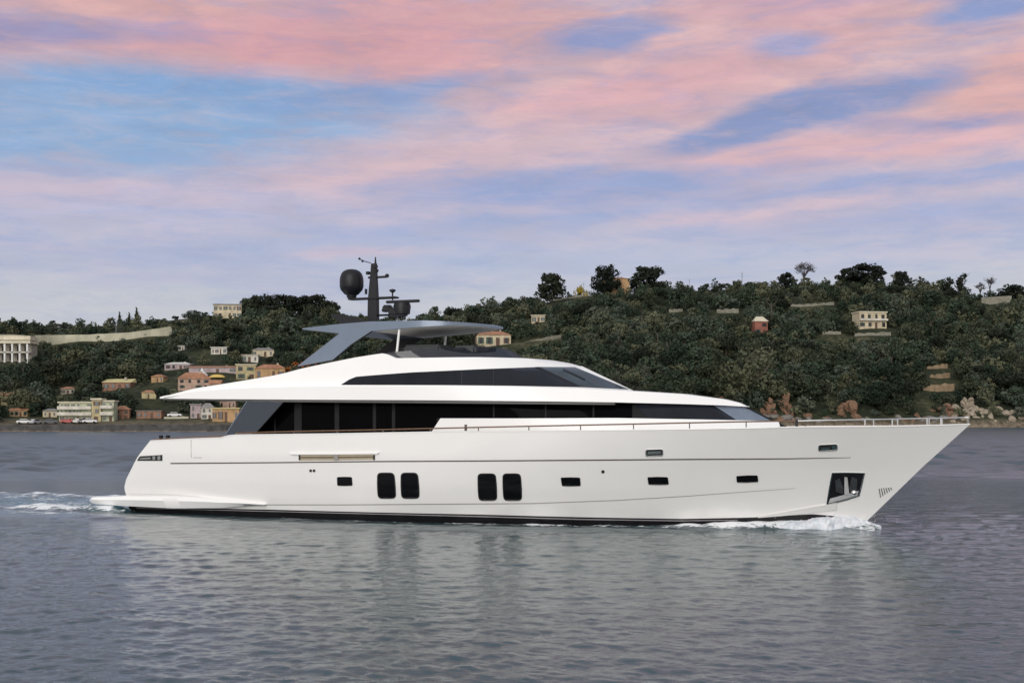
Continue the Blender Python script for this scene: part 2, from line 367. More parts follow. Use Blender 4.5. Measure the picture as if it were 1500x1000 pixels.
# hull windows
def hull_window(px, rad, fr, name='hull_window'):
    o = densify(rounded(px, rad), 4.0)
    wnd = ringplate(name, hull_hb, o, fr, FRAME, hull, 0.022); plate('pane', hull_hb, o, mat('hull window glass', (0.004, 0.004, 0.005), 0.04, var=.2, spec=.28), wnd, 0.008); return wnd
for (a, b) in ((553.5, 579.5), (588, 614)):
    hull_window([(a, 693), (b - 2.5, 693), (b, 728.5), (a + 1, 728.5)], 6, 1.4)
for (a, b) in ((700.5, 727.5), (737, 764)):
    hull_window([(a, 694), (b - 2, 694), (b, 731.5), (a + 1.5, 731.5)], 6, 1.4)
for px in ([(494.5, 698.5), (515, 698.5), (516, 710.5), (495, 710.5)], [(822, 699), (849, 699), (850, 711), (824, 711)],
           [(949, 698.3), (977.5, 698.3), (979, 709), (950.5, 709)], [(1079, 696.6), (1109, 695.6), (1110, 705.2), (1080, 706)]):
    hull_window(px, 2, 0.7, 'porthole')
# fairleads, vents, lamps
def fairlead(px, rad, label=None):
    o = rounded(px, rad); f = ringplate('fairlead', hull_hb, o, 1.6, STEEL, hull, 0.03); plate('opening', hull_hb, o, FRAME, f, 0.006)
    return f
f1 = fairlead([(947, 658.5), (970, 657.8), (970, 666.5), (947, 667.5)], 3)
plate('roller', hull_hb, [(949, 661), (968, 660.4), (968, 664), (949, 664.6)], STEEL, f1, 0.02)
f2 = fairlead([(1200, 651.5), (1225, 650.3), (1225, 658.5), (1200, 659.8)], 3)
plate('roller', hull_hb, [(1203, 655.5), (1215, 655), (1215, 657.8), (1203, 658.3)], STEEL, f2, 0.02); plate('roller', hull_hb, [(1219, 652), (1223.5, 651.8), (1223.5, 657.4), (1219, 657.8)], STEEL, f2, 0.02)
f3 = plate('fairlead', hull_hb, [(205, 667.8), (238, 665.8), (238, 674.5), (201, 674.5)], FRAME, hull, 0.015)
for a in (224, 231.5): plate('roller', hull_hb, [(a, 667.5), (a + 4, 667.3), (a + 4, 673), (a, 673)], STEEL, f3, 0.03)
plate('roller', hull_hb, [(206, 670.5), (221, 669.5), (221, 672), (205, 672.5)], STEEL, f3, 0.026)
for a in (453.5, 458.5): plate('drain', hull_hb, rounded([(a, 687), (a + 3.4, 687), (a + 3.4, 691), (a, 691)], 1.5), FRAME, hull, 0.02)
plate('drain', hull_hb, rounded([(881, 688), (885.5, 688), (885.5, 692.5), (881, 692.5)], 2), FRAME, hull, 0.02)
# boarding recess
rec = patch('recess', hull_hb, [(438, 665.6), (494, 665.6), (549, 665)], [(438, 674.2), (494, 673.8), (549, 672.8)], BEIGE, hull, 0.012, 12, 1)
patch('ledge', hull_hb, [(425, 663.4), (490, 663.2), (556, 662.6)], [(428, 665.6), (490, 665.4), (553, 664.8)], WHITE2, hull, 0.06, 12, 1)
patch('bar', hull_hb, [(440, 668.6), (494, 668.4), (547, 667.8)], [(440, 670.4), (494, 670.2), (547, 669.4)], mat('bronze bar', (0.20, 0.16, 0.11), 0.35, metal=0.6), rec, 0.035, 10, 1)
plate('bracket', hull_hb, [(490, 665), (496, 665), (496, 673.4), (490, 673.4)], GREYW, rec, 0.045)
for a in (438, 547): plate('end_block', hull_hb, [(a, 666.2), (a + 2.4, 666.2), (a + 2.4, 673.2), (a, 673.2)], FRAME, rec, 0.03)
plate('hatch_seam', hull_hb, [(279.5, 644), (280.2, 644), (280.6, 670), (279.9, 670)], GREYW, hull, 0.004)
plate('hatch_seam', hull_hb, [(283, 669.6), (296, 669.6), (296, 670.3), (283, 670.3)], GREYW, hull, 0.004)
# bow thruster grille marks
grille = plate('grille', hull_hb, [(1287, 714.5), (1306.5, 712.5), (1303, 716), (1290, 727.5)], WHITE, hull, 0.004)
for k in range(6):
    a = 1287 + k * 3.3; b = 728 - k * 2.2
    plate('slat', hull_hb, [(a, 714.6 - k * .3), (a + 1.0, 714.6 - k * .3), (a + 3.2, b - .4), (a + 2.4, b)], FRAME, grille, 0.02)
# anchor pocket
ap = [(1219.4, 692.6), (1265.6, 692.6), (1257.4, 725), (1211, 738.5)]
ap = densify(ap, 6)
pk = plate('anchor_pocket', hull_hb, ap, BLACK, hull, 0.012)
ringplate('frame', hull_hb, ap, 1.6, STEEL, pk, 0.03)
plate('apron', hull_hb, [(1215.5, 729), (1257, 717.5), (1255.5, 724.5), (1213, 736)], mat('brushed steel', (0.62, 0.62, 0.62), 0.45, metal=.35, var=.1), pk, 0.05)
an = plate('anchor', hull_hb, [(1236, 697), (1240, 697), (1243, 722), (1236, 722)], MATS['brushed steel'], pk, 0.09)
for s in ([(1222, 702), (1229, 699), (1235, 714), (1234, 722), (1224, 718)], [(1255, 700), (1247, 697), (1243, 713), (1245, 721), (1254, 716)]):
    plate('fluke', hull_hb, s, mat('galvanised anchor', (0.16, 0.16, 0.17), 0.3, metal=0.8, var=0.3, scale=6), an, 0.075)
c = PS(hull_hb, 1251, 721); bm = bmesh.new(); bmesh.ops.create_uvsphere(bm, u_segments=14, v_segments=8, radius=0.11, matrix=Matrix.Translation((c[0], c[1] - 0.06, c[2])))
frombm('crown_ball', bm, STEEL, an, 60)

# swim platform with side sponsons
def plat_hb(x, z): return 3.42 if x < -12 else lerp(3.42, 3.48, (x + 12) / 8)
pt = [(123, 734), (129, 727.5), (180, 725.6), (250, 725.6), (300, 728.3), (345, 732.6), (386, 738.5)]
pb = [(123, 736.5), (140, 738.4), (180, 741), (250, 744.5), (320, 744), (350, 741.5), (386, 739.5)]
def platform():
    V = []; Fc = []; n = 60; x0 = P(123, 735, -3.4)[0]; x1 = P(386, 739, -3.42)[0]
    tz = sorted(P(u, v, -3.42) for u, v in pt); bz = sorted(P(u, v, -3.42) for u, v in pb)
    for i in range(n + 1):
        x = lerp(x0, x1, i / n); zt = np.interp(x, [a for a, _ in tz], [b for _, b in tz]); zb = np.interp(x, [a for a, _ in bz], [b for _, b in bz])
        hw = min(3.42, 3.1 + 0.5 * math.sqrt(max(i / n, 0) * 6)) if x < -15 else max(3.42, hull_hb(x, 0.5) + 0.04)
        for s in (-1, 1):
            V += [(x, s * (hw - 0.22), zt + 0.0), (x, s * (hw - 0.05), zt - 0.05 * (zt - zb) - .01), (x, s * hw, lerp(zt, zb, 0.4)), (x, s * (hw - 0.12), zb), (x, s * 1.0, zb + .02), (x, s * 1.0, zt)]
    for i in range(n):
        for s in (0, 6):
            for k in range(5):
                a = i * 12 + s + k; Fc.append((a, a + 1, a + 13, a + 12))
        a = i * 12; Fc.append((a + 5, a + 11, a + 23, a + 17)); Fc.append((a + 4, a + 10, a + 22, a + 16))
    Fc.append((0, 1, 2, 3, 4, 5)); Fc.append((6, 7, 8, 9, 10, 11)); Fc.append((5, 4, 10, 11))
    return mesh('swim_platform', V, Fc, WHITE2, yacht, 40)
platform()

# main deck house, fully glazed
hx_b = P(1140, 618, 0)[0]; hx_t = P(1091, 594, 0)[0]; hz_b = P(1140, 618, 0)[1]; hz_t = P(1091, 594, 0)[1]
def house_xf(z): return hx_b + (hx_t - hx_b) * (z - hz_b) / (hz_t - hz_b)
def house_hb(x, z): return max(0.0, (2.68 - 0.10 * (z - 3)) * gfun((house_xf(z) - x) / 9.0, 2.7))
def zdeck(x): return zsheer(x) - 0.6
# roof slab / flybridge overhang with long sloping nose
n_t = P(1096, 594.5, 0)
def slab_xf(z): return n_t[0] + 0.05 - 0.0 * z
def slab_hb(x, z):
    b = (3.22 - 0.10 * max(z - 4.15, 0)) * gfun((n_t[0] + 0.05 - 1.6 * (z - n_t[1]) - x) / 11.0, 2.7)
    if x < -9: b -= 0.25 * ((-9 - x) / 6) ** 2
    return max(b, 0)
slab_lo = [(234, 583.5), (300, 584.2), (420, 585), (600, 585.8), (800, 587.6), (900, 589), (1000, 591.5), (1060, 593.5), (1094, 595.5)]
slab_hi = [(234, 581), (285, 573), (350, 568.5), (420, 566.5), (500, 565.5), (700, 566), (850, 569), (925, 572.5), (1000, 577), (1060, 584.5), (1084, 590), (1094, 594.8)]
zs_lo = curve(slab_hb, slab_lo); zs_hi = curve(slab_hb, slab_hi)
house = shell('deckhouse', house_hb, lambda z: P(370, 610, -2.68)[0], house_xf, zdeck, lambda x: max(zs_lo(x) + 0.02, zdeck(x) + .3), 60, 6, PILLAR, yacht, spow=2.0)
slab = shell('roof_overhang', slab_hb, lambda z: P(233, 582, -3.0)[0], lambda z: n_t[0] + 0.05 - 1.6 * max(z - n_t[1], 0), zs_lo, zs_hi, 90, 6, WHITE2, yacht, camber=0.05, spow=2.0, smooth=30)
# grey strip painted as the shadow line on the overhang's underside
patch('soffit_shade', lambda x, z: slab_hb(x, z) - 0.06, [(236, 583.2), (420, 584.6), (600, 585.6), (800, 587.4), (900, 588.8)], [(240, 585.4), (420, 588.6), (600, 590.0), (800, 591.8), (900, 592.6)], SOFFIT_SHADE, slab, 0.0, 40, 1, 0.3)
T_ = lambda u: float(np.interp(u, [360, 600, 900, 1000, 1040, 1090], [586.5, 587.5, 590, 592, 592.8, 595.5]))
def side_glass(ua, ub, uc, ud, botf, name='side_window', mt=GLASS):
    n = 6
    top = [(lerp(ua, ub, k / n), T_(lerp(ua, ub, k / n))) for k in range(n + 1)]; bot = [(lerp(uc, ud, k / n), botf(lerp(uc, ud, k / n))) for k in range(n + 1)]
    return patch(name, house_hb, top, bot, mt, house, 0.012, 14, 3)
lowf = lambda u: float(np.interp(u, [360, 500, 632], [638, 635, 632]))
upf = lambda u: float(np.interp(u, [640, 900, 1060, 1135], [612.5, 613, 616.5, 617.5]))
cuts = [402, 432, 484, 491, 544, 548, 574, 578, 628]
for a, b in ((374, 402), (404, 431), (442, 490), (497, 546), (551, 574), (579, 640)): side_glass(a, b, a, b, lowf)
for a, b in ((640, 722), (724.5, 798), (800.5, 868), (870.5, 926)): side_glass(a, b, a, b, upf)
side_glass(928, 1042, 950, 1078, upf, 'forward_window', GLASS2)
side_glass(1044, 1088, 1081, 1131, upf, 'windshield', mat('sky sheen windshield glass', (0.22, 0.26, 0.32), 0.07, metal=.5, var=.25, scale=.8))  # pale, half metallic base stands in for the sky's reflection
patch('coaming', house_hb, [(646, 612.6), (900, 612.8), (1060, 616.3), (1139, 618)], [(628, 640), (900, 640), (1060, 636), (1142, 626)], WHITE2, house, 0.05, 50, 4)
# tinted wing panels at the aft end of the side decks
def wing(s):
    px = [(331, 636.5), (362, 588), (416, 587.4), (374, 634.5)]; V = []
    for dy in (-0.03, 0.03):
        for u, v in px:
            q = PV(u, v, -3.12); V.append((q.x, s * (3.12 + dy), q.z))
    Fc = [(0, 1, 2, 3), (4, 5, 6, 7)] + [(i, (i + 1) % 4, 4 + (i + 1) % 4, 4 + i) for i in range(4)]
    wg = mesh('wing_glass', V, Fc, WING, yacht)
    V = []
    a, b = PV(331, 636.5, -3.12), PV(362, 588, -3.12)
    tube('wing_frame', [(a.x, s * 3.12, a.z), (b.x, s * 3.12, b.z)], 0.035, HARD, wg)
    a, b = PV(374, 634.5, -3.12), PV(416, 587.4, -3.12)
    tube('wing_frame', [(a.x, s * 3.12, a.z), (b.x, s * 3.12, b.z)], 0.03, FRAME, wg)
wing(1); wing(-1)
# upper house with wheelhouse windows
uxb, uzb = P(926, 571, 0); uxt, uzt = P(848, 534, 0)
def up_xf(z): return uxb + (uxt - uxb) * (z - uzb) / (uzt - uzb)
def up_hb(x, z): return max(0.0, (2.98 - 0.34 * (z - 4.6)) * gfun((up_xf(z) - x) / 5.5, 2.7))
up_hi = [(240, 580.6), (262, 574.5), (285, 568.7), (340, 560), (400, 550), (420, 545.5), (440, 540), (480, 531.5), (520, 523.5), (545, 519.5), (563, 517), (566, 518), (578, 524.5), (640, 523.5), (700, 523), (770, 524.5), (800, 527), (830, 531.5), (848, 536)]
zu_hi = curve(up_hb, up_hi)
upper = shell('upper_house', up_hb, lambda z: P(240, 578, -2.95)[0], up_xf, lambda x: zs_hi(x) - 0.06, lambda x: max(zu_hi(x), zs_hi(x) + 0.0), 110, 8, WHITE2, yacht, camber=0.06, spow=2.0, smooth=28)
WT = lambda u: float(np.interp(u, [500, 512, 522, 600, 700, 790, 846], [563, 555.5, 551.5, 545.5, 541, 537.6, 537.8]))
WB = lambda u: float(np.interp(u, [500, 700, 850, 926], [563.6, 564, 567, 570.5]))
def up_glass(ta, tb, ba, bb, mt, name):
    n = 10
    return patch(name, up_hb, [(lerp(ta, tb, k / n), WT(lerp(ta, tb, k / n))) for k in range(n + 1)], [(lerp(ba, bb, k / n), WB(lerp(ba, bb, k / n))) for k in range(n + 1)], mt, upper, 0.012, 30, 4)
patch('window_band', up_hb, [(500, 563), (512, 555.5), (522, 551.5), (600, 545.5), (700, 541), (790, 537.6)], [(502, 563.6), (540, 563.6), (580, 563.7), (650, 564), (750, 565), (850, 567)], FRAME, upper, 0.006, 40, 4)
up_glass(500, 676, 500, 676, GLASS2, 'side_window'); up_glass(677, 722, 677, 722, GLASS2, 'side_window'); up_glass(723, 784, 723, 846, GLASS2, 'side_window')
patch('pillar', up_hb, [(784, WT(784)), (790, WT(790))], [(846, WB(846)), (853, WB(853))], BLACK, upper, 0.015, 4, 6)
up_glass(790, 842, 853, 921, SHIELD, 'windshield')
# wipers
for (a, b) in (((826, 541), (858, 556)), ((905, 557), (940, 570))):
    p, q = PS(up_hb, *a), PS(up_hb, *b)
    tube('wiper', [(p[0], p[1] - 0.07, p[2] + .02), (q[0], q[1] - 0.07, q[2] + .01)], 0.018, BLACK, upper, 6)
# flybridge windscreen, helm console and seating
fxb, fzb = P(768, 525, 0); fxt, fzt = P(742, 510, 0)
def fs_xf(z): return fxb + (fxt - fxb) * (z - fzb) / (fzt - fzb)
def fs_hb(x, z): return max(0.0, 2.42 * gfun((fs_xf(z) - x) / 4.5, 2.6))
zf_hi = curve(fs_hb, [(552, 518), (570, 516), (600, 513.5), (640, 511), (690, 508.5), (730, 509), (745, 511)])
shell('windscreen', fs_hb, lambda z: P(566, 520, -2.42)[0], fs_xf, lambda x: zu_hi(x) - 0.05, lambda x: max(zf_hi(x), zu_hi(x)), 40, 4, SCREEN, yacht, top=False, bottom=False, aft=False)
bm = bmesh.new(); bm_box(bm, (P(640, 515, 0)[0], -0.7, 5.98), (1.5, 1.3, 0.62), 0, 0.08); bm_box(bm, (P(610, 515, 0)[0], 0.9, 6.0), (2.4, 1.4, 0.6), 0, 0.1)
bm_box(bm, (P(700, 515, 0)[0], 0.0, 5.95), (0.9, 2.6, 0.55), 0, 0.08); frombm('helm_console', bm, mat('dark upholstery', (0.03, 0.032, 0.036), 0.6, var=0.25), yacht, 40)
# hardtop
def ht_w(x, z): return 2.1
ht_t = [(443, 480.5), (490, 475), (540, 470.8), (620, 469), (690, 470.6), (712, 474), (730, 480)]
ht_b = [(443, 482.5), (497, 488), (545, 485), (587, 481), (653, 475.5), (685, 474.3), (712, 477), (730, 481.5)]
zt = curve(ht_w, ht_t); zb_ = curve(ht_w, ht_b)
htx = P(737, 486, 0)[0]
def ht_hb(x, z): return max(0.0, 2.1 * gfun((htx - x) / 3.0, 3.0))
hardtop = shell('hardtop', ht_hb, lambda z: P(443, 481, -2.1)[0], lambda z: htx, lambda x: zb_(x), lambda x: max(zt(x), zb_(x) + .02), 70, 3, HARD, yacht, camber=0.08, spow=1.6)
lining = shell('lining', lambda x, z: max(ht_hb(x, z) - 0.1, 0), lambda z: P(548, 486, -2.1)[0], lambda z: htx - 0.25, lambda x: zb_(x) - 0.015, lambda x: zb_(x) - 0.003, 40, 1, UNDER, hardtop)
def strut(s):
    px = [(437, 536.5), (500, 487.6), (546, 484.6), (515, 505), (489, 527)]; V = []
    for dy in (-0.09, 0.07):
        for u, v in px:
            q = PV(u, v, -2.12); V.append((q.x, s * (-2.12 + dy + (0.35 if v < 500 and False else 0)), q.z))
    n = len(px); Fc = [tuple(range(n)), tuple(range(n, 2 * n))] + [(i, (i + 1) % n, n + (i + 1) % n, n + i) for i in range(n)]
    o = mesh('strut', V, Fc, [HARD, BLACK], hardtop)
    for p in o.data.polygons:
        if p.normal.y * s < 0.5 and not (abs(p.normal.y) < .5 and p.normal.x < 0): p.material_index = 1
    for p in o.data.polygons:
        if p.normal.y * s < -0.5: p.material_index = 0
        elif p.normal.y * s > 0.5: p.material_index = 1
    return o
strut(1); strut(-1)
for s in (-1, 1):
    a, b = PV(581.5, 515, -2.0), PV(585, 482, -2.0)
    tube('support_pole', [(a.x, s * 2.0, a.z), (b.x, s * 2.0, b.z)], 0.046, WHITE2, hardtop)
# black fin on the hardtop
V = []
for dy in (-0.06, 0.06):
    for u, v in ((483, 459.5), (505, 460.5), (522, 465), (542, 471.5), (500, 474)):
        q = PV(u, v, -0.9); V.append((q.x, -0.9 + dy, q.z))
mesh('fin', V, [(0, 1, 2, 3, 4), (5, 6, 7, 8, 9)] + [(i, (i + 1) % 5, 5 + (i + 1) % 5, 5 + i) for i in range(5)], BLACK, hardtop)
# mast
m0 = PV(547, 471, 0); m1 = PV(547.5, 386, 0); zz = lambda v: PV(547, v, 0).z; xx = lambda u, v=430: PV(u, v, 0).x
V = []; Fc = []
for (v, hw, xo) in ((474, .20, 0), (440, .19, 0), (405, .13, 0.02), (386, .10, 0.03)):
    for (a, b) in ((-1, -.6), (1, -.6), (1, .6), (-1, .6)): V.append((m0.x + a * hw + xo, b * hw, zz(v)))
for i in range(3):
    for k in range(4): Fc.append((i * 4 + k, i * 4 + (k + 1) % 4, i * 4 + 4 + (k + 1) % 4, i * 4 + 4 + k))
Fc += [(0, 1, 2, 3), (12, 13, 14, 15)]
mast = mesh('mast', V, Fc, BLACK, yacht)
bm = bmesh.new(); bm_box(bm, ((xx(512) + xx(582)) / 2, 0, zz(437)), (xx(582) - xx(512), 0.35, 0.07), 0, 0.02); frombm('crossbar', bm, BLACK, mast)
bm = bmesh.new(); bm_box(bm, ((xx(540) + xx(566)) / 2, 0, zz(406.3)), (xx(567) - xx(540), 0.12, 0.08), 0, 0.02); bm_box(bm, (xx(567), 0, zz(404.8)), (0.14, 0.14, 0.14), 0, .03); frombm('light_bracket', bm, BLACK, mast)
bm = bmesh.new(); dr = 0.47
lathe(bm, [(0.18, -0.66), (0.20, -0.56), (0.28, -0.52), (0.42, -0.36), (0.465, -0.22), (0.465, 0.02), (0.45, 0.14), (0.40, 0.28), (0.32, 0.37), (0.20, 0.43), (0.08, 0.45), (0.01, 0.452)], (xx(516), -0.05, zz(410)), 28)
dome = frombm('satellite_dome', bm, BLACK, mast, 40)
bm = bmesh.new(); lathe(bm, [(0.30, -0.30), (0.34, 0), (0.30, 0.12), (.1, .16)], (xx(589), 0, zz(450)), 16); bm_box(bm, (xx(584), 0, zz(459)), (.7, 0.5, 0.26), 0, .06); bm_box(bm, (xx(566), 0.1, zz(451)), (.35, .3, .2), 0, .05); bm_tube(bm, [(xx(552), 0, zz(462)), (xx(585), 0, zz(462))], .04); bm_tube(bm, [(xx(592), 0, zz(470)), (xx(590), 0, zz(450))], .07); bm_box(bm, (xx(578), 0, zz(455)), (1.0, 0.3, 0.14), 0, .03); frombm('radar_base', bm, BLACK, mast, 40)
bm = bmesh.new(); bm_box(bm, (xx(590), 0, zz(443.2)), (xx(615) - xx(566), 0.14, 0.11), 0, .03); frombm('radar_scanner', bm, BLACK, mast)
bm = bmesh.new(); lathe(bm, [(0.03, -0.28), (0.03, 0), (0.12, .06), (0.12, .12), (.02, .15)], (xx(575), 0, zz(430)), 14); frombm('gps_antenna', bm, BLACK, mast, 40)
bm = bmesh.new(); lathe(bm, [(0.05, -0.1), (0.05, .1)], (xx(538), -0.1, zz(427)), 10); frombm('horn', bm, BLACK, mast)
tube('wind_vane', [(xx(543), 0, zz(385)), (xx(534), 0, zz(382)), (xx(526), 0, zz(378))], 0.018, BLACK, mast, 6)
bm = bmesh.new(); bm_box(bm, (xx(526.5), 0, zz(377.8)), (0.10, 0.05, 0.09), 0, .02); bm_box(bm, (xx(531), 0, zz(381.6)), (0.09, 0.05, 0.10), 0, .02); frombm('anemometer', bm, BLACK, mast)
tube('mast_lamp', [(xx(550), 0, zz(388)), (xx(550), 0, zz(376.5))], 0.05, BLACK, mast, 8, 0.02)
for (a, v) in ((541, 400), (552, 391), (553, 397)):
    bm = bmesh.new(); bm_box(bm, (xx(a), -0.1, zz(v)), (0.14, 0.16, 0.12), 0, .02); frombm('nav_light', bm, BLACK, mast)
tube('whip_aerial', [(xx(556), 0.8, zz(470)), (xx(556), 0.8, zz(455))], 0.012, BLACK, hardtop, 5)

# hand rail with stanchions along the bulwark
def on_rail(u, v):
    f = lambda x, z: max(hull_hb(x, zsheer(x)) - 0.09, 0.0)
    x, y, z = PS(f, u, v); return Vector((x, y, z))
railpx = [(345, 634), (430, 631.6), (494, 630.4), (561, 629), (630, 627.3), (700, 625.6), (775, 624), (850, 622.4), (928, 620.8), (1010, 619), (1093, 617.3), (1167, 616.2), (1230, 615), (1307, 613.6), (1358, 612.4), (1400, 611.6), (1419, 611.2)]
pts = []
for (a, b) in zip(railpx, railpx[1:]):
    for k in range(4): pts.append(on_rail(lerp(a[0], b[0], k / 4), lerp(a[1], b[1], k / 4)))
pts.append(on_rail(*railpx[-1]))
for s in (-1, 1):
    pp = [Vector((p.x, p.y if s < 0 else -p.y, p.z)) for p in pts]
    rl = tube('hand_rail', pp[:45], 0.024, TEAK, yacht, 8)
    bw = tube('bow_rail', pp[44:], 0.022, STEEL, yacht, 8)
    for u in (430.7, 494, 561, 630.6, 700.8, 774.7, 850.4, 928, 1010, 1093, 1180, 1267, 1307, 1358, 1378, 1418):
        v = float(np.interp(u, [a for a, _ in railpx], [b for _, b in railpx])); p = on_rail(u, v)
        tube('stanchion', [(p.x, s * abs(p.y), p.z), (p.x, s * abs(p.y), zsheer(p.x) - 0.02)], 0.02 if u < 1260 else 0.024, STEEL if u > 1200 else LINE, rl if u < 1090 else bw, 6)
p = on_rail(1167, 616); bm = bmesh.new(); bm_box(bm, (p.x, p.y, (p.z + zsheer(p.x)) / 2 + .02), (0.09, 0.1, 0.24), 0, .02); frombm('cleat_post', bm, BLACK, yacht)
for u in (231, 241): # stern cleats and staff socket
    x, y, z = PS(hull_hb, u, 643); bm = bmesh.new(); bm_box(bm, (x, y + .2, z + .09), (0.16, 0.1, 0.12), 0, .02); bm_box(bm, (x, y + .2, z + 0.02), (0.08, 0.08, 0.12)); frombm('stern_cleat', bm, BLACK, yacht)
p = PV(690, 626, -2.75); bm = bmesh.new(); bm_box(bm, (p.x, -3.2, p.z), (0.07, .07, .22)); frombm('boarding_lamp', bm, LINE, yacht)
# teak cap at stern quarter
patch('quarter_rail', lambda x, z: hull_hb(x, z) - 0.1, [(225, 642.5), (270, 640), (330, 637.5)], [(225, 643.6), (270, 641.5), (330, 639.4)], TEAK, yacht, 0.02, 10, 1)

# ------------------------------------------------------------------ water
def waves(X, Y, dy):
    r = np.random.default_rng(3); Z = np.zeros_like(X)
    for k in range(110):
        lam = 0.15 * (11 ** r.random()); th = r.normal(1.15, 0.75); ph = r.random() * 6.283
        amp = 0.0025 * lam ** 0.74 * (0.5 + r.random())
        att = np.clip((lam / dy - 2.2) / 2.0, 0, 1)
        kx, ky = math.cos(th) * 6.283 / lam, math.sin(th) * 6.283 / lam
        wx = 0.35 * np.sin(X * 0.13 + k) + 0.35 * np.sin(Y * 0.17 + 2 * k)
        s = np.sin(kx * X + ky * Y + ph + wx * 1.5)
        Z += amp * att * (s + 0.25 * np.cos(2 * (kx * X + ky * Y + ph + wx * 1.5)))
    # gust patches
    g = 0.78 + 0.26 * np.sin(X * 0.11 + 1.3 * np.sin(Y * 0.07)) * np.sin(Y * 0.19 + 0.8 * np.sin(X * 0.06))
    return Z * g
def water():
    ys = [-4000, -1200, -300, -60, 0, 8]; y = 13.0
    while y < 75: ys.append(y); y += max(0.05, y * y / (3.58 * 1226) * 0.45)
    while y < 260: ys.append(y); y *= 1.009
    while y < 6000: ys.append(y); y *= 1.045
    ys = np.array(ys); nc = 980; c = np.linspace(-1, 1, nc)
    W = np.where(ys > 0, 12 + 0.56 * np.abs(ys), 12 + np.abs(ys)); W[ys > 300] *= 1.6
    X = W[:, None] * c[None, :]; Y = np.repeat(ys[:, None], nc, 1); dy = np.gradient(ys)[:, None]
    d2 = np.maximum(dy, (W * 2 / nc)[:, None])
    Z = waves(X, Y, d2); Z[(Y < 12) | (Y > 90)] = 0
    far = np.clip((Y - 70) / 20, 0, 1) * np.clip((300 - Y) / 60, 0, 1); r6 = np.random.default_rng(8); zf = np.zeros_like(X)
    for k in range(26):
        lam = 2.2 * 4 ** r6.random(); th = r6.normal(1.4, .5); zf += .010 * lam ** .8 * np.clip(lam / d2 - 2, 0, 1) * np.sin((math.cos(th) * X + math.sin(th) * Y) * 6.283 / lam + r6.random() * 6.28 + .8 * np.sin(X * .07 + k))
    Z += far * zf
    U = U0 + F * X / np.maximum(np.abs(Y), 1)
    for (yc, ua, ub, am) in ((207, -200, 420, .16), (150, -200, 330, .16), (148, 1370, 1800, .20), (112, -200, 200, .07)):
        w_ = np.clip((U - ua) / 60, 0, 1) * np.clip((ub - U) / 120, 0, 1); Z += am * w_ * np.exp(-((Y - yc - 3 * np.sin(X * .06)) / 1.6) ** 2) * (1 + .4 * np.sin(X * .9) * np.sin(X * .37))
    # yacht frame
    lx = (X - OX) * cp - (Y - OY) * sp_; ly = (X - OX) * sp_ + (Y - OY) * cp
    hbv = np.vectorize(lambda x: hull_hb(x, 0.0) if -17 < x < 11.6 else 0.0)
    near = (np.abs(lx) < 22) & (np.abs(ly) < 9); hb = np.zeros_like(X); hb[near] = hbv(lx[near]); hb = np.where(lx < -16.6, 0, hb)
    dist = np.abs(ly) - hb                                 # metres off the hull side
    rn = np.random.default_rng(5)
    def fb(sx, sy, n=14):
        o = np.zeros_like(X)
        for _ in range(n):
            a = rn.normal() * sx; b = rn.normal() * sy; o += np.sin(a * lx + b * ly + rn.random() * 6.28)
        return o / math.sqrt(n)
    n1 = fb(1.6, 2.2); n2 = fb(4.5, 5.5)
    foam = np.zeros_like(X)
    inl = (lx > -16.6) & (lx < 11.6) & (dist > -0.6)
    # bow wave: sheet thrown off the stem that thins out aft
    d0 = 0.15 + 0.06 * np.clip(10.5 - lx, 0, 30)
    bw = np.exp(-((dist - d0 * 0.4) / (0.22 + 0.035 * np.clip(11 - lx, 0, 30))) ** 2) * np.clip((11.7 - lx) / 1.0, 0, 1) * np.exp(-np.clip(9.0 - lx, 0, 40) / 3.0)
    Z += np.where(inl, bw * (0.30 + 0.06 * n1 + 0.04 * n2), 0)
    foam = np.maximum(foam, np.where(inl, bw * 1.35 + 0.12 * n2 * bw, 0))
    side = np.exp(-((dist - 0.35 - 0.012 * (9 - lx)) / 0.50) ** 2) * (0.66 + 0.22 * n1 + .1 * n2) * np.clip((lx + 15) / 6, 0.35, 1) * np.exp(-np.clip(7 - lx, 0, 40) / 26)
    foam = np.maximum(foam, np.where(inl & (dist > -0.3), side, 0)); Z += np.where(inl, side * 0.06 - 0.05 * np.exp(-(dist / .8) ** 2), 0)
    # diverging stern / side wave line
    dl = dist - (0.7 + 0.10 * (8 - lx)); Z += np.where((lx < 9) & (lx > -60), 0.03 * np.exp(-(dl / 0.5) ** 2) - 0.05 * np.exp(-((dl - .9) / 0.6) ** 2), 0) * np.exp(-np.abs(lx) / 40)
    # wake astern
    wk = (lx < -16.2) & (Y > 20); wid = np.where(ly > 0, 2.5, 3.3) + 0.07 * np.clip(-16 - lx, 0, 60)
    edge = np.exp(-((np.abs(ly) - wid) / 0.75) ** 2); core = np.exp(-(np.abs(ly) / (wid * 0.95)) ** 4); fade = np.exp(-np.clip(-17 - lx, 0, 80) / 22)
    Z += np.where(wk, (0.16 * edge * (1 + 0.5 * n1) + core * (0.07 * n1 + 0.05 * n2) - 0.10 * core * np.exp(-np.clip(-16 - lx, 0, 30) / 4)) * np.exp(-np.clip(-17 - lx, 0, 80) / 22), 0)
    foam = np.maximum(foam, np.where(wk, fade * (edge * (0.78 + 0.42 * n2) + core * (0.36 + 0.35 * n1)), 0))
    e2 = np.exp(-((-ly - wid - 2.0 - .04 * np.clip(-16 - lx, 0, 60)) / 0.9) ** 2) * np.where(lx < -10, 1, 0) * np.clip((-8 - lx) / 8, 0, 1)
    Z += e2 * .07 * (1 + .4 * n1) * np.exp(-np.clip(-17 - lx, 0, 80) / 30); foam = np.maximum(foam, e2 * (0.46 + .3 * n2) * fade)
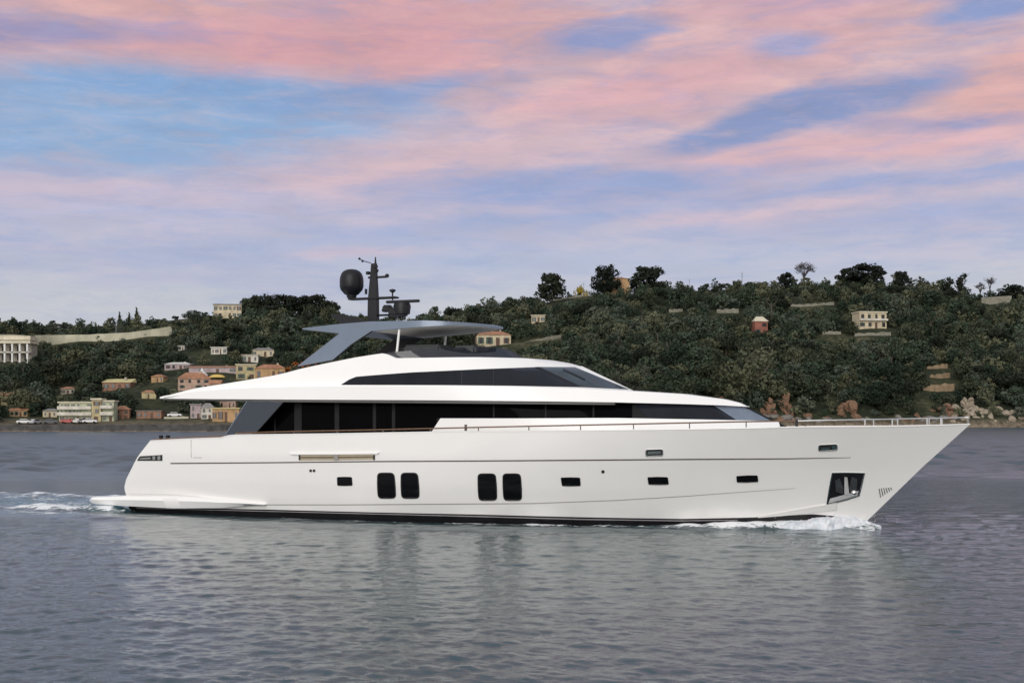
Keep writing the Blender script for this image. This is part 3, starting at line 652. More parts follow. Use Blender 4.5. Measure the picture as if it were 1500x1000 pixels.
    churn = np.where(wk, np.maximum(core, .6 * e2) * np.exp(-np.clip(-17 - lx, 0, 80) / 30), 0)
    V = np.stack([X, Y, Z], -1).reshape(-1, 3); nr = len(ys)
    i = np.arange(nr - 1)[:, None] * nc + np.arange(nc - 1)[None, :]
    Q = np.stack([i, i + 1, i + nc + 1, i + nc], -1).reshape(-1, 4)
    me = bpy.data.meshes.new('sea'); me.vertices.add(len(V)); me.vertices.foreach_set('co', V.astype(np.float32).ravel())
    me.loops.add(Q.size); me.loops.foreach_set('vertex_index', Q.astype(np.int32).ravel())
    me.polygons.add(len(Q)); me.polygons.foreach_set('loop_start', np.arange(0, Q.size, 4, dtype=np.int32)); me.update(calc_edges=True)
    me.polygons.foreach_set('use_smooth', np.ones(len(Q), dtype=bool))
    for nm, arr in (('foam', foam), ('churn', churn)):
        at = me.attributes.new(nm, 'FLOAT', 'POINT'); at.data.foreach_set('value', np.clip(arr, 0, 1.5).astype(np.float32).ravel())
    m = bpy.data.materials.new('sea water'); m.use_nodes = True; q = NT(m.node_tree); b = q.n['Principled BSDF']; out = q.n['Material Output']
    geo = q.new('ShaderNodeNewGeometry'); pos = geo.outputs['Position']
    big = q.noise(q.mapping(pos, scale=(0.02, 0.05, 1)), 1.0, 4, 0.6).outputs['Fac']
    at2 = q.new('ShaderNodeAttribute', attribute_name='churn')
    colr = q.ramp(big, [(0.3, (0.024, 0.058, 0.068, 1)), (0.7, (0.040, 0.076, 0.084, 1))])
    q.l.new(q.mix(at2.outputs['Fac'], colr, (0.07, 0.19, 0.23, 1)), b.inputs['Base Color'])
    b.inputs['IOR'].default_value = 1.34; b.inputs['Specular IOR Level'].default_value = 0.5
    sy = q.new('ShaderNodeSeparateXYZ'); q.l.new(pos, sy.inputs[0])
    fr = q.math('MULTIPLY', q.math('DIVIDE', q.math('SUBTRACT', sy.outputs[1], 35.0), 60.0, True), 0.26)
    q.l.new(q.math('ADD', q.ramp(big, [(0.35, 0.015), (0.65, 0.06)]), fr), b.inputs['Roughness'])
    n1_ = q.noise(q.mapping(pos, rot=(0, 0, R(12)), scale=(2.4, 4.4, 1)), 1.0, 6, 0.65, 0.4).outputs['Fac']
    n2_ = q.noise(q.mapping(pos, rot=(0, 0, R(-8)), scale=(0.35, 0.9, 1)), 1.0, 5, 0.6, 0.3).outputs['Fac']
    bp = q.new('ShaderNodeBump'); bp.inputs['Strength'].default_value = 0.30; bp.inputs['Distance'].default_value = 0.05; q.l.new(n1_, bp.inputs['Height'])
    bp2 = q.new('ShaderNodeBump'); bp2.inputs['Strength'].default_value = 0.3; bp2.inputs['Distance'].default_value = 0.14; q.l.new(n2_, bp2.inputs['Height']); q.l.new(bp.outputs[0], bp2.inputs['Normal'])
    q.l.new(bp2.outputs[0], b.inputs['Normal'])
    fo = q.new('ShaderNodeBsdfPrincipled'); fo.inputs['Base Color'].default_value = (0.80, 0.82, 0.84, 1); fo.inputs['Roughness'].default_value = 0.75
    fa = q.new('ShaderNodeAttribute', attribute_name='foam'); fn = q.noise(q.mapping(pos, scale=(1.6, 3.0, 1)), 1.9, 9, 0.74, 0.8).outputs['Fac']
    f = q.math('ADD', fa.outputs['Fac'], q.math('MULTIPLY', q.math('SUBTRACT', fn, 0.5), 2.6)); f = q.ramp(f, [(0.46, 0.0), (0.72, 1.0)])
    f = q.math('MULTIPLY', f, q.math('MULTIPLY', fa.outputs['Fac'], 3.0, True))
    mx = q.new('ShaderNodeMixShader'); q.l.new(f, mx.inputs[0]); q.l.new(b.outputs[0], mx.inputs[1]); q.l.new(fo.outputs[0], mx.inputs[2]); q.l.new(mx.outputs[0], out.inputs[0])
    o = link('water', me, m); o.location.z = -0.07; tag(o, kind='structure')
water()

# ------------------------------------------------------------------ the hills behind
RID_U = [-600, -200, 0, 50, 85, 150, 200, 260, 310, 370, 430, 500, 560, 600, 650, 700, 750, 800, 850, 900, 980, 1050, 1150, 1230, 1270, 1330, 1400, 1450, 1500, 1700, 2200]
RID_V = [455, 450, 459, 464, 468, 464, 462, 455, 449, 447, 448, 452, 462, 465, 450, 442, 436, 430, 421, 418, 415, 411, 410, 406, 404, 411, 418, 428, 421, 425, 450]
def ysh(u): return H * F / (float(np.interp(u, [-600, 0, 330, 700, 1100, 1500, 2100], [631.5, 631.2, 631, 628, 626.3, 625.4, 625])) - V0)
def yrd(u): return ysh(u) + float(np.interp(u, [0, 500, 800, 1500], [300, 270, 230, 215]))
def noise2(x, y): return (math.sin(x * .06 + 1.2 * math.sin(y * .045)) * math.cos(y * .052 + 0.9 * math.sin(x * .031)) + 0.5 * math.sin(x * .15 + y * .11) * math.cos(y * .17 - x * .05))
def hill(X, Y):
    u = U0 + F * X / Y; ys, yr = ysh(u), yrd(u); t = (Y - ys) / (yr - ys)
    zr = (V0 - (float(np.interp(u, RID_U, RID_V)) + 13)) * yr / F + H
    p = float(np.interp(u, [0, 500, 900], [1.15, 1.0, 0.80])); base = 1.6
    if t < -0.03: return -3.0
    if t < 0: return lerp(-3, base, (t + 0.03) / 0.03)
    if t <= 1: z = base + (zr - base) * (t ** p)
    else: z = zr * (1 - 0.55 * (t - 1) ** 1.2)
    return z + 1.4 * noise2(X, Y) * min(1, t * 6) * (1 - min(1, max(0, 1 - abs(t - 1) * 5)))
def terrain():
    us = np.linspace(-500, 2000, 260); ts = np.concatenate([np.linspace(-0.03, 0.1, 14), np.linspace(0.115, 1.1, 90), np.linspace(1.15, 2.0, 10)])
    V = []; Fc = []
    for u in us:
        ys, yr = ysh(u), yrd(u)
        for t in ts:
            Y = ys + t * (yr - ys); X = (u - U0) / F * Y; V.append((X, Y, hill(X, Y)))
    n = len(ts)
    for i in range(len(us) - 1):
        for j in range(n - 1): Fc.append((i * n + j, (i + 1) * n + j, (i + 1) * n + j + 1, i * n + j + 1))
    m = bpy.data.materials.new('scrub hillside'); m.use_nodes = True; q = NT(m.node_tree); b = q.n['Principled BSDF']
    g = q.new('ShaderNodeNewGeometry'); a = q.noise(g.outputs['Position'], 0.05, 6, 0.65).outputs['Fac']; c = q.noise(g.outputs['Position'], 0.5, 5, 0.7).outputs['Fac']
    k = q.math('ADD', q.math('MULTIPLY', a, 0.6), q.math('MULTIPLY', c, 0.4))
    colr = q.ramp(k, [(0.30, (0.016, 0.020, 0.013, 1)), (0.48, (0.030, 0.036, 0.022, 1)), (0.57, (0.062, 0.064, 0.036, 1)), (0.66, (0.15, 0.13, 0.085, 1)), (0.78, (0.22, 0.18, 0.12, 1))])
    sz = q.new('ShaderNodeSeparateXYZ'); q.l.new(g.outputs['Position'], sz.inputs[0])
    sh = q.ramp(q.math('DIVIDE', sz.outputs[2], 6.0, True), [(0.15, 1.0), (0.6, 0.0)])
    colr = q.mix(q.math('MULTIPLY', sh, 0.8), colr, q.ramp(c, [(0.35, (0.11, 0.08, 0.06, 1)), (0.6, (0.30, 0.24, 0.18, 1))]))
    q.l.new(colr, b.inputs['Base Color']); b.inputs['Roughness'].default_value = 0.95; b.inputs['Specular IOR Level'].default_value = 0.1
    bp = q.new('ShaderNodeBump'); bp.inputs['Strength'].default_value = 0.6; bp.inputs['Distance'].default_value = 1.0; q.l.new(c, bp.inputs['Height']); q.l.new(bp.outputs[0], b.inputs['Normal'])
    o = mesh('hillside', V, Fc, m, None, 60); tag(o, kind='structure')
terrain()
def ground(u, v, fallback=True):
    a = (u - U0) / F; Y = ysh(u) + 0.5; prev = None; yr = yrd(u)
    while Y < yr * 1.02:
        if hill(a * Y, Y) >= H - (v - V0) / F * Y: return Vector((a * Y, Y, hill(a * Y, Y)))
        Y += 0.75
    return Vector((a * yr, yr, hill(a * yr, yr)))
def proj(p): return U0 + F * p[0] / p[1], V0 - F * (p[2] - H) / p[1]

# ------------------------------------------------------------------ buildings on the slope
BLOCK = []                                          # photo boxes that stay clear of trees in front: u0, v0, u1, v1, depth
ROOFC = {'terracotta': mat('terracotta tiles', (0.33, 0.16, 0.09), 0.8, var=0.35, scale=0.8), 'cream': mat('cream flat roof', (0.55, 0.50, 0.38), 0.8, var=0.15, scale=.5),
         'white': mat('white flat roof', (0.66, 0.65, 0.62), 0.7, var=0.1, scale=.5), 'grey': mat('grey slate roof', (0.22, 0.21, 0.20), 0.8, var=0.2, scale=.6), 'yellow': mat('pale yellow roof sheeting', (0.55, 0.48, 0.24), 0.7, var=0.15, scale=.6)}
WALLC = {k: mat(k + ' render wall', c, 0.9, var=0.30, scale=0.45) for k, c in dict(cream=(0.50, 0.43, 0.30), pale=(0.55, 0.52, 0.45), pink=(0.42, 0.29, 0.22), orange=(0.40, 0.255, 0.13), red=(0.28, 0.11, 0.08),
         yellow=(0.44, 0.37, 0.21), brown=(0.26, 0.14, 0.09), stone=(0.36, 0.33, 0.27), green=(0.40, 0.42, 0.30), mauve=(0.38, 0.31, 0.31)).items()}
WIN = mat('house window glass', (0.02, 0.022, 0.025), 0.15, var=0.3); SHUT = mat('green shutters', (0.05, 0.10, 0.07), 0.6); DOOR = mat('brown house door', (0.10, 0.05, 0.03), 0.6)
def house(name, label, cat, u0, u1, vt, vb, wall, roof, kind='hip', storeys=2, cols=4, rz=0.0, group=None, depth=None, balcony=False, clear=0.75):
    g = ground((u0 + u1) / 2, vb); Y = g.y; W = (u1 - u0) / F * Y; Ht = (vb - vt) / F * Y; D = depth or max(4, W * 0.6)
    zb = H - (vb - V0) / F * Y
    o = empty(name, (g.x, Y + D / 2, zb), rz); tag(o, label, cat, group)
    rh = {'hip': 0.28, 'gable': 0.28, 'flat': 0.07, 'shed': 0.35}[kind] * Ht; hw = Ht - rh
    bm = bmesh.new(); bm_box(bm, (0, 0, (hw - 5) / 2), (W, D, hw + 5)); wl = frombm('wall', bm, WALLC[wall], o)
    bm = bmesh.new(); e = 0.35
    x0, x1, y0, y1 = -W / 2 - e, W / 2 + e, -D / 2 - e, D / 2 + e
    if kind == 'flat': bm_box(bm, (0, 0, hw + rh / 2), (W + 2 * e, D + 2 * e, rh))
    else:
        r = D * 0.45 if kind == 'hip' else 0.0
        r = min(r, W * .4)
        if kind == 'shed': base = [(x0, y0, hw), (x1, y0, hw), (x1, y1, hw), (x0, y1, hw)]; ridge = [(x0 + .3, y1 - .3, Ht), (x1 - .3, y1 - .3, Ht)]
        else: base = [(x0, y0, hw), (x1, y0, hw), (x1, y1, hw), (x0, y1, hw)]; ridge = [(x0 + r, 0, Ht), (x1 - r, 0, Ht)]
        v = [bm.verts.new(p) for p in base + ridge]
        for f in ((0, 1, 5, 4), (1, 2, 5), (2, 3, 4, 5), (3, 0, 4), (3, 2, 1, 0)): bm.faces.new([v[k] for k in f])
    rf = frombm('roof', bm, ROOFC[roof], o)
    if kind != 'flat' and W > 7:
        bm = bmesh.new(); bm_box(bm, (W * 0.22, D * .1, Ht * 0.96), (0.7, 0.7, rh * .9)); frombm('chimney', bm, WALLC['stone'], rf)
    sh = hw / storeys
    for s in range(storeys):
        for c in range(cols):
            x = -W / 2 + W * (c + 0.5) / cols; ww = W / cols * 0.42; wh = sh * 0.52
            door = s == 0 and c == cols // 2
            if not door and rs.random() < .16: continue
            x += rs.uniform(-.08, .08) * W / cols; ww *= rs.uniform(.75, 1.15); wh = sh * rs.uniform(.42, .6)
            bm = bmesh.new(); bm_box(bm, (x, -D / 2 - 0.02, s * sh + sh * (0.5 if not door else 0.38)), (ww, 0.12, wh if not door else sh * 0.76)); bt = frombm('door' if door else 'window', bm, DOOR if door else WIN, o)
            if not door and rs.random() < .5:
                sm = SHUT if rs.random() < .6 else DOOR
                for q_ in (-.75, .75): bm = bmesh.new(); bm_box(bm, (x + ww * q_, -D / 2 - .03, s * sh + sh * .5), (ww * .45, .1, wh)); frombm('shutter', bm, sm, bt)
        if balcony and s > 0:
            bm = bmesh.new(); bm_box(bm, (0, -D / 2 - 0.7, s * sh), (W * 1.02, 1.4, 0.22)); bm_box(bm, (0, -D / 2 - 1.35, s * sh + .45), (W * 1.02, 0.1, 0.8)); frombm('balcony', bm, WALLC['pale'], o)
    BLOCK.append((u0 - 1, vt - 1, u1 + 1, vt + (vb - vt) * min(clear, .60), Y + D)); return o
house('hill_house', 'square cream two storey house with balcony on the right hand slope', 'house', 1256, 1298, 456, 481, 'cream', 'cream', 'flat', 2, 4, 0.15, balcony=True, clear=1.0)
house('hill_house', 'narrow red sided house with two pale roofs in the middle of the wooded slope', 'house', 1104, 1124, 463, 490, 'red', 'cream', 'hip', 2, 2, 0.2, clear=.85)
house('hill_house', 'peach house with orange tiled roof behind the front of the yacht hardtop', 'house', 697, 747, 484, 507, 'cream', 'terracotta', 'hip', 1, 4, 0.1, clear=1.0)
house('hill_house', 'small cream cottage among trees left of the ridge pines', 'cottage', 779, 799, 461, 473, 'cream', 'cream', 'flat', 1, 3, -0.1, clear=.9)
house('hill_house', 'house with orange tiled roof on the skyline between two round pines', 'house', 884, 922, 405, 417, 'orange', 'terracotta', 'hip', 1, 4, 0.0, clear=.55)
house('villa', 'large cream villa with tall windows on top of the left ridge', 'villa', 312, 352, 445, 466, 'cream', 'stone' if False else 'grey', 'flat', 2, 6, 0.1, clear=1.0)
house('hotel', 'three storey pale hotel with long balconies near the left shore', 'hotel', 86, 134, 588, 617, 'green', 'cream', 'flat', 3, 6, 0.05, balcony=True, clear=1.0)
house('tower_block', 'yellow stair block joined to the right end of the pale hotel', 'building', 134, 147, 583, 618, 'yellow', 'cream', 'flat', 3, 1, 0.05, clear=.9)
house('hotel_annex', 'low cream annex with flat roof right of the yellow stair block', 'building', 148, 166, 586, 617, 'green', 'cream', 'flat', 3, 2, 0.05, balcony=True, clear=.9)
house('hut', 'small hut with a pale yellow sloping roof above the hotel', 'hut', 150, 191, 554, 571, 'brown', 'yellow', 'shed', 1, 4, 0.0, clear=.95)
house('shore_house', 'red brown house with hipped roof right of the hotel', 'house', 166, 187, 594, 614, 'brown', 'terracotta', 'hip', 2, 2, 0.2, clear=.8)
house('shore_house', 'yellow house with orange roof at the left edge of the photo', 'house', -14, 12, 574, 593, 'yellow', 'terracotta', 'gable', 1, 3, 0.0)
house('shore_house', 'long low house with orange roof behind the shore cars', 'house', 14, 40, 597, 610, 'orange', 'terracotta', 'gable', 1, 4, 0.0)
g = ground(19, 530); kx = g.y / F; o = empty('columned_building', (g.x, g.y, H - (530 - V0) * kx)); tag(o, 'pale terraced building with tall white columns below the long road wall', 'building'); BLOCK.append((-8, 487, 46, 522, g.y + 12))
bm = bmesh.new(); bm_box(bm, (0, 5, 9 * kx), (48 * kx, 6, 36 * kx)); frombm('wall', bm, WALLC['stone'], o)
bm = bmesh.new(); bm_box(bm, (0, 3.2, 29 * kx), (54 * kx, 9, 4 * kx)); bm_box(bm, (-2 * kx, 6, 36 * kx), (46 * kx, 6, 6 * kx)); frombm('roof', bm, ROOFC['cream'], o)
bm = bmesh.new(); bm_box(bm, (0, .6, 14 * kx), (50 * kx, 3, 1.6 * kx)); frombm('balcony', bm, WALLC['pale'], o)
for k in range(5):
    bm = bmesh.new(); bm_box(bm, ((-22 + 11 * k) * kx, -.4, 11 * kx), (2.6 * kx, 1.0, 34 * kx)); frombm('column', bm, ROOFC['white'], o)
for k in range(4):
    for zz_ in (7, 20):
        bm = bmesh.new(); bm_box(bm, ((-16.5 + 11 * k) * kx, 1.98, zz_ * kx), (5 * kx, .2, 8 * kx)); frombm('window', bm, WIN, o)
house('village_house', 'ochre house half hidden in trees between the hut and the tall pink house', 'house', 206, 226, 571, 584, 'yellow', 'terracotta', 'hip', 1, 3, 0.2)
house('village_house', 'tan house with orange roof left of the white roofed pavilion', 'house', 222, 240, 548, 560, 'orange', 'terracotta', 'hip', 1, 3, -0.1)
house('village_house', 'narrow tan house directly right of the tall pink house', 'house', 306, 322, 556, 578, 'pink', 'terracotta', 'gable', 2, 2, 0.0)
house('shore_house', 'low brown shed with flat roof on the shore left of the lawn car', 'shed', 200, 236, 601, 613, 'brown', 'grey', 'flat', 1, 4, 0.0)
house('shore_house', 'cream shore house left of the hotel', 'house', 62, 82, 598, 611, 'cream', 'grey', 'hip', 1, 3, .1)
house('village_house', 'red roofed house in the trees above the hotel left end', 'house', 88, 108, 566, 577, 'stone', 'terracotta', 'hip', 1, 3, .1, clear=.5)
house('village_house', 'tall pink house with orange shutters above the yacht stern', 'house', 258, 304, 545, 578, 'pink', 'terracotta', 'hip', 3, 4, 0.25, clear=1.0)
house('village_house', 'white roofed pavilion above the tall pink house', 'pavilion', 241, 278, 530, 541, 'mauve', 'white', 'hip', 1, 4, 0.0, clear=1.0)
house('village_house', 'long low house with narrow orange roof in the village', 'house', 276, 346, 535, 546, 'mauve', 'terracotta', 'gable', 1, 6, 0.05, clear=1.0)
house('village_house', 'sunny yellow cube house beside the orange awning', 'house', 345, 373, 533, 556, 'yellow', 'cream', 'flat', 2, 2, 0.15, clear=1.0)
house('village_house', 'broad orange building with tiled roof next to the yacht upper deck', 'house', 373, 416, 533, 556, 'orange', 'terracotta', 'hip', 1, 4, 0.1, clear=1.0)
house('village_house', 'pale grey house with flat top on the slope above the yellow cube house', 'house', 353, 377, 519, 531, 'pale', 'cream', 'flat', 1, 3, 0.1, clear=1.0)
house('village_house', 'cream house with broad hipped roof highest above the orange building', 'house', 368, 400, 509, 522, 'cream', 'grey', 'hip', 1, 4, 0.1, clear=.9)
house('village_house', 'white pair of cottages in the trees below the villa', 'cottage', 309, 332, 508, 519, 'pale', 'white', 'flat', 1, 4, 0.0, clear=.9)
house('village_house', 'tiny white shed alone in the trees left of the white cottages', 'shed', 261, 270, 506, 513, 'pale', 'white', 'flat', 1, 2, 0.0, clear=.9)
house('shore_house', 'mauve two storey house by the shore under the yacht overhang', 'house', 278, 293, 591, 613, 'mauve', 'grey', 'flat', 2, 2, 0.1)
house('shore_house', 'pale grey house by the shore next to the mauve one', 'house', 294, 310, 590, 614, 'pale', 'grey', 'hip', 2, 2, 0.1)
house('beach_bar', 'orange beach bar with a dark open front by the shore', 'bar', 311, 350, 597, 618, 'orange', 'yellow', 'flat', 1, 5, 0.0)
house('shore_house', 'pink house behind the orange beach bar', 'house', 322, 345, 586, 598, 'pink', 'grey', 'flat', 1, 4, 0.0)
# long walls and terraces
def wallrun(name, label, cat, pts, hpx, m, th=1.0):
    V = []; Fc = []; P3 = []
    for i in range(len(pts) - 1):
        n = 8
        for k in range(n + (i == len(pts) - 2)):
            u = lerp(pts[i][0], pts[i + 1][0], k / n); v = lerp(pts[i][1], pts[i + 1][1], k / n); P3.append(ground(u, v))
    ym = [p.y for p in P3]
    for i, p in enumerate(P3):
        y = float(np.mean(ym[max(0, i - 4):i + 5])); u, v = proj(p); zb = H - (v - V0) / F * y; x = p.x * y / p.y
        h_ = hpx / F * y
        V += [(x, y, zb - 2), (x, y, zb + h_), (x, y + th, zb + h_), (x, y + th, zb - 2)]
        h_ *= 1 + .12 * math.sin(i * 1.9)
        if (i * 7) % 5 < 4 or hpx > 12: BLOCK.append((u - 3, v - hpx, u + 3, v - hpx * .5, y + 1))
    n = len(P3)
    for i in range(n):
        for k in (1, 2): V[i * 4 + k] = (V[i * 4 + k][0], V[i * 4 + k][1], V[i * 4][2] + 2 + (V[i * 4 + k][2] - V[i * 4][2] - 2) * (.75 if hpx < 9 else 1) * (1 + (.18 * math.sin(i * 2.3) if hpx < 10 else 0)))
    for i in range(n - 1):
        for k in range(4): Fc.append((i * 4 + k, i * 4 + (k + 1) % 4, i * 4 + 4 + (k + 1) % 4, i * 4 + 4 + k))
    Fc += [(0, 1, 2, 3), tuple(4 * (n - 1) + k for k in range(4))]
    o = mesh(name, V, Fc, m); tag(o, label, cat); return o
CONC = mat('pale concrete wall', (0.42, 0.40, 0.30), 0.9, var=0.2, scale=0.2, bump=.3); DRY = mat('dry stone terrace', (0.22, 0.21, 0.165), 0.95, var=0.3, scale=0.7, bump=.4)
wallrun('retaining_wall', 'long pale concrete road wall crossing the left hillside', 'wall', [(-60, 500), (60, 502), (130, 501), (190, 498), (252, 489)], 11, CONC, 5.0)
wallrun('retaining_wall', 'thin pale wall high on the slope right of the middle', 'wall', [(1158, 450), (1190, 449), (1222, 446)], 5, DRY)
wallrun('retaining_wall', 'short pale terrace wall above the narrow red house', 'wall', [(1050, 460), (1082, 458)], 8, DRY)
wallrun('retaining_wall', 'short terrace wall left of the square cream house', 'wall', [(1205, 490), (1232, 490)], 6, DRY)
wallrun('retaining_wall', 'garden wall stepping below the square cream house', 'wall', [(1252, 493), (1305, 491)], 6, DRY)
wallrun('retaining_wall', 'faint grey wall on the slope above the yacht windscreen', 'wall', [(748, 507), (822, 492)], 3, DRY)
wallrun('retaining_wall', 'stone terrace wall just below the ridge pines', 'wall', [(805, 428), (860, 424)], 2.5, DRY)
wallrun('retaining_wall', 'broken pale wall near the skyline at the far right', 'wall', [(1438, 446), (1482, 443)], 10, DRY)
wallrun('retaining_wall', 'lowest of the ochre terraces above the right shore', 'wall', [(1344, 575), (1398, 571)], 9, mat('ochre terrace', (0.25, 0.18, 0.11), 0.95, var=.3, scale=.6, bump=.4))
wallrun('retaining_wall', 'middle of the ochre terraces above the right shore', 'wall', [(1362, 556), (1392, 552)], 8, MATS['ochre terrace'])
wallrun('retaining_wall', 'top of the ochre terraces above the right shore', 'wall', [(1358, 543), (1388, 538)], 7, MATS['ochre terrace'])
wallrun('retaining_wall', 'smallest pale wall strip, high on the slope right of the ridge pines', 'wall', [(980, 458), (1000, 457)], 6, DRY)
V = []; Fc = []
for i in range(61):
    u = lerp(-90, 460, i / 60); y = ysh(u) - 2.5; x = (u - U0) / F * y; zt_ = 1.75 + .12 * math.sin(i * 1.7)
    V += [(x, y - .5, -1.5), (x, y, zt_), (x, y + 3, zt_), (x, y + 3, -1.5)]
for i in range(60):
    for k in range(4): Fc.append((i * 4 + k, i * 4 + (k + 1) % 4, i * 4 + 4 + (k + 1) % 4, i * 4 + 4 + k))
tag(mesh('sea_wall', V, Fc, mat('dark wet stone', (0.060, 0.056, 0.056), 0.85, var=0.45, scale=0.5, bump=.6)), 'dark stone sea wall along the left shore', 'wall')
wallrun('retaining_wall', 'low pale garden wall by the lawn left of the mauve house', 'wall', [(240, 614), (276, 613)], 4, CONC)
# cloth shades
for (u, v, lab, c) in ((296, 552, 'white pointed canopy beside the tall pink house', (0.7, 0.7, 0.7)),):
    g = ground(u, v); bm = bmesh.new(); lathe(bm, [(2.2, 0.6), (0.8, 1.8), (0.1, 3.2)], (0, 0, 0), 8); lathe(bm, [(0.08, -1.5), (0.08, 0.8)], (0, 0, 0), 6)
    o = frombm('canopy', bm, mat('white canvas', c, 0.8)); o.location = g; tag(o, lab, 'canopy')
g = ground(318, 554); bm = bmesh.new()
bmesh.ops.create_uvsphere(bm, u_segments=16, v_segments=8, radius=1.0, matrix=Matrix.Translation((0, 0, .3)) @ Matrix.Diagonal((2.9, 1.5, 1.1, 1)))
bmesh.ops.delete(bm, geom=[v for v in bm.verts if v.co.z < 0.2], context='VERTS'); bm_tube(bm, [(-2.4, 0, .3), (-2.4, 0, -2)], .06); bm_tube(bm, [(2.4, 0, .3), (2.4, 0, -2)], .06)
o = frombm('awning', bm, mat('yellow canvas', (0.60, 0.42, 0.12), 0.8)); o.location = g; tag(o, 'round topped yellow awning in front of the village', 'awning'); BLOCK.append((300, 544, 335, 554, g.y + 2))

# cars and small boats on the left shore
TYRE = mat('car tyre', (0.02, 0.02, 0.02), 0.8)
def car(u, v, col, cname, rz, label):
    g = ground(u, v); o = empty('parked_car', g + Vector((0, 0, 0.05)), rz); tag(o, label, 'car', 'cars parked along the left shore')
    bm = bmesh.new(); bm_box(bm, (0, 0, 0.62), (4.1, 1.7, 0.6), 0, .15); bm_box(bm, (-0.2, 0, 1.12), (2.2, 1.5, 0.55), 0, .22); frombm('body', bm, mat(cname + ' car paint', col, 0.35, var=.05), o, 40)
    bm = bmesh.new(); bm_box(bm, (-0.2, 0, 1.12), (1.9, 1.56, 0.34), 0, .1); frombm('window', bm, WIN, o)
    for x in (-1.25, 1.25):
        for y in (-.75, .75):
            bm = bmesh.new(); bmesh.ops.create_cone(bm, cap_ends=True, segments=14, radius1=.32, radius2=.32, depth=.22, matrix=Matrix.Translation((x, y, .32)) @ Matrix.Rotation(R(90), 4, 'X')); frombm('wheel', bm, TYRE, o)
    BLOCK.append((u - 10, v - 8, u + 10, v, g.y + 2))
for (u, v, c, n, rz, l) in ((36, 621, (0.7, 0.7, 0.7), 'white', 0.1, 'white car at the shore below the long low orange roofed house'), (52, 621.5, (0.45, 0.46, 0.48), 'silver', 1.3, 'silver car parked end on by the sea wall'),
        (74, 621, (0.08, 0.09, 0.11), 'black', .2, 'black car in front of the hotel left end'), (100, 620.5, (0.45, 0.05, 0.04), 'red', 0.0, 'red car under the hotel balconies'),
        (117, 620.5, (0.65, 0.64, 0.62), 'pale', 1.2, 'pale car parked end on in front of the hotel'), (132, 620.5, (.7, .7, .72), 'white', .1, 'white car before the yellow stair block'),
        (256, 611.5, (.75, .75, .75), 'white', .1, 'white car on the lawn beyond the yacht stern')): car(u, v, c, n, rz, l)

# poles
def pole(u, vt, vb, label, r=0.12, name='lamp_post', col=(0.35, 0.35, 0.36), arm=True):
    g = ground(u, vb); Y = g.y; h = (vb - vt) / F * Y; o = empty(name, g); tag(o, label, 'lamp post' if arm else 'mast')
    tube('post', [(0, 0, -1), (0, 0, h)], r, mat(name + ' paint', col, .5), o, 6, r * .6)
    if arm:
        bm = bmesh.new(); bm_tube(bm, [(0, 0, h), (0.6, 0, h + .15), (1.3, 0, h + .1)], .06, 5); bm_box(bm, (1.5, 0, h + .08), (.7, .25, .12), 0, .03); frombm('lamp_head', bm, mat(name + ' paint', col, .5), o)
    else:
        bm = bmesh.new(); bm_box(bm, (0, 0, h * .86), (1.0, .1, .1)); bm_box(bm, (0, 0, h * .74), (.7, .1, .1)); frombm('crossarm', bm, mat(name + ' paint', col, .5), o)
pole(33, 470, 492, 'tall road lamp at the far left above the columned building'); pole(170, 466, 489, 'tall road lamp under the three cypresses'); pole(237, 474, 489, 'road lamp near the right end of the long wall')
pole(1087, 388, 414, 'thin dark aerial mast on the skyline of the right hill', .16, 'aerial_mast', (.06, .06, .07), False); pole(1010, 398, 416, 'short thin mast on the skyline left of the aerial mast', .10, 'aerial_mast', (.06, .06, .07), False)
pole(855, 403, 424, 'thin pole on the skyline beside the yellow bush', .08, 'aerial_mast', (.06, .06, .07), False)
pole(453, 454, 475, 'pale pole on the ridge above the hardtop tail', .12, 'aerial_mast', (.35, .35, .36), False)

# ------------------------------------------------------------------ vegetation
def leafmat(name, stops):
    m = bpy.data.materials.new(name); m.use_nodes = True; q = NT(m.node_tree); b = q.n['Principled BSDF']
    oi = q.new('ShaderNodeObjectInfo'); at = q.new('ShaderNodeAttribute', attribute_name='tint'); g = q.new('ShaderNodeNewGeometry')
    nz = q.noise(g.outputs['Position'], 0.9, 3, .6).outputs['Fac']
    k = q.math('FRACT', q.math('ADD', oi.outputs['Random'], at.outputs['Fac'])); k = q.math('ADD', q.math('MULTIPLY', k, 0.88), q.math('MULTIPLY', q.math('SUBTRACT', nz, 0.42), 0.5), True)
    q.l.new(q.ramp(k, stops), b.inputs['Base Color']); b.inputs['Roughness'].default_value = 0.85; b.inputs['Specular IOR Level'].default_value = 0.15
    MATS[name] = m; return m
LEAF = leafmat('mixed evergreen foliage', [(0.0, (0.016, 0.027, 0.018, 1)), (0.2, (0.030, 0.046, 0.029, 1)), (0.38, (0.052, 0.058, 0.034, 1)), (0.52, (0.038, 0.060, 0.038, 1)), (0.68, (0.080, 0.098, 0.074, 1)), (0.82, (0.090, 0.092, 0.050, 1)), (1.0, (0.14, 0.15, 0.10, 1))])
DARKLEAF = leafmat('dark pine foliage', [(0.0, (0.012, 0.017, 0.012, 1)), (0.6, (0.022, 0.028, 0.018, 1)), (1.0, (0.038, 0.042, 0.026, 1))])
AUT = leafmat('autumn foliage', [(0.0, (0.30, 0.09, 0.03, 1)), (0.6, (0.42, 0.15, 0.04, 1)), (1.0, (0.45, 0.24, 0.05, 1))])
YEL = leafmat('yellow foliage', [(0.0, (0.30, 0.22, 0.02, 1)), (1.0, (0.55, 0.40, 0.04, 1))])
LIME = leafmat('light green foliage', [(0.0, (0.10, 0.12, 0.04, 1)), (1.0, (0.20, 0.22, 0.09, 1))])
BARK = mat('grey brown bark', (0.10, 0.08, 0.065), 0.9, var=0.35, scale=2)
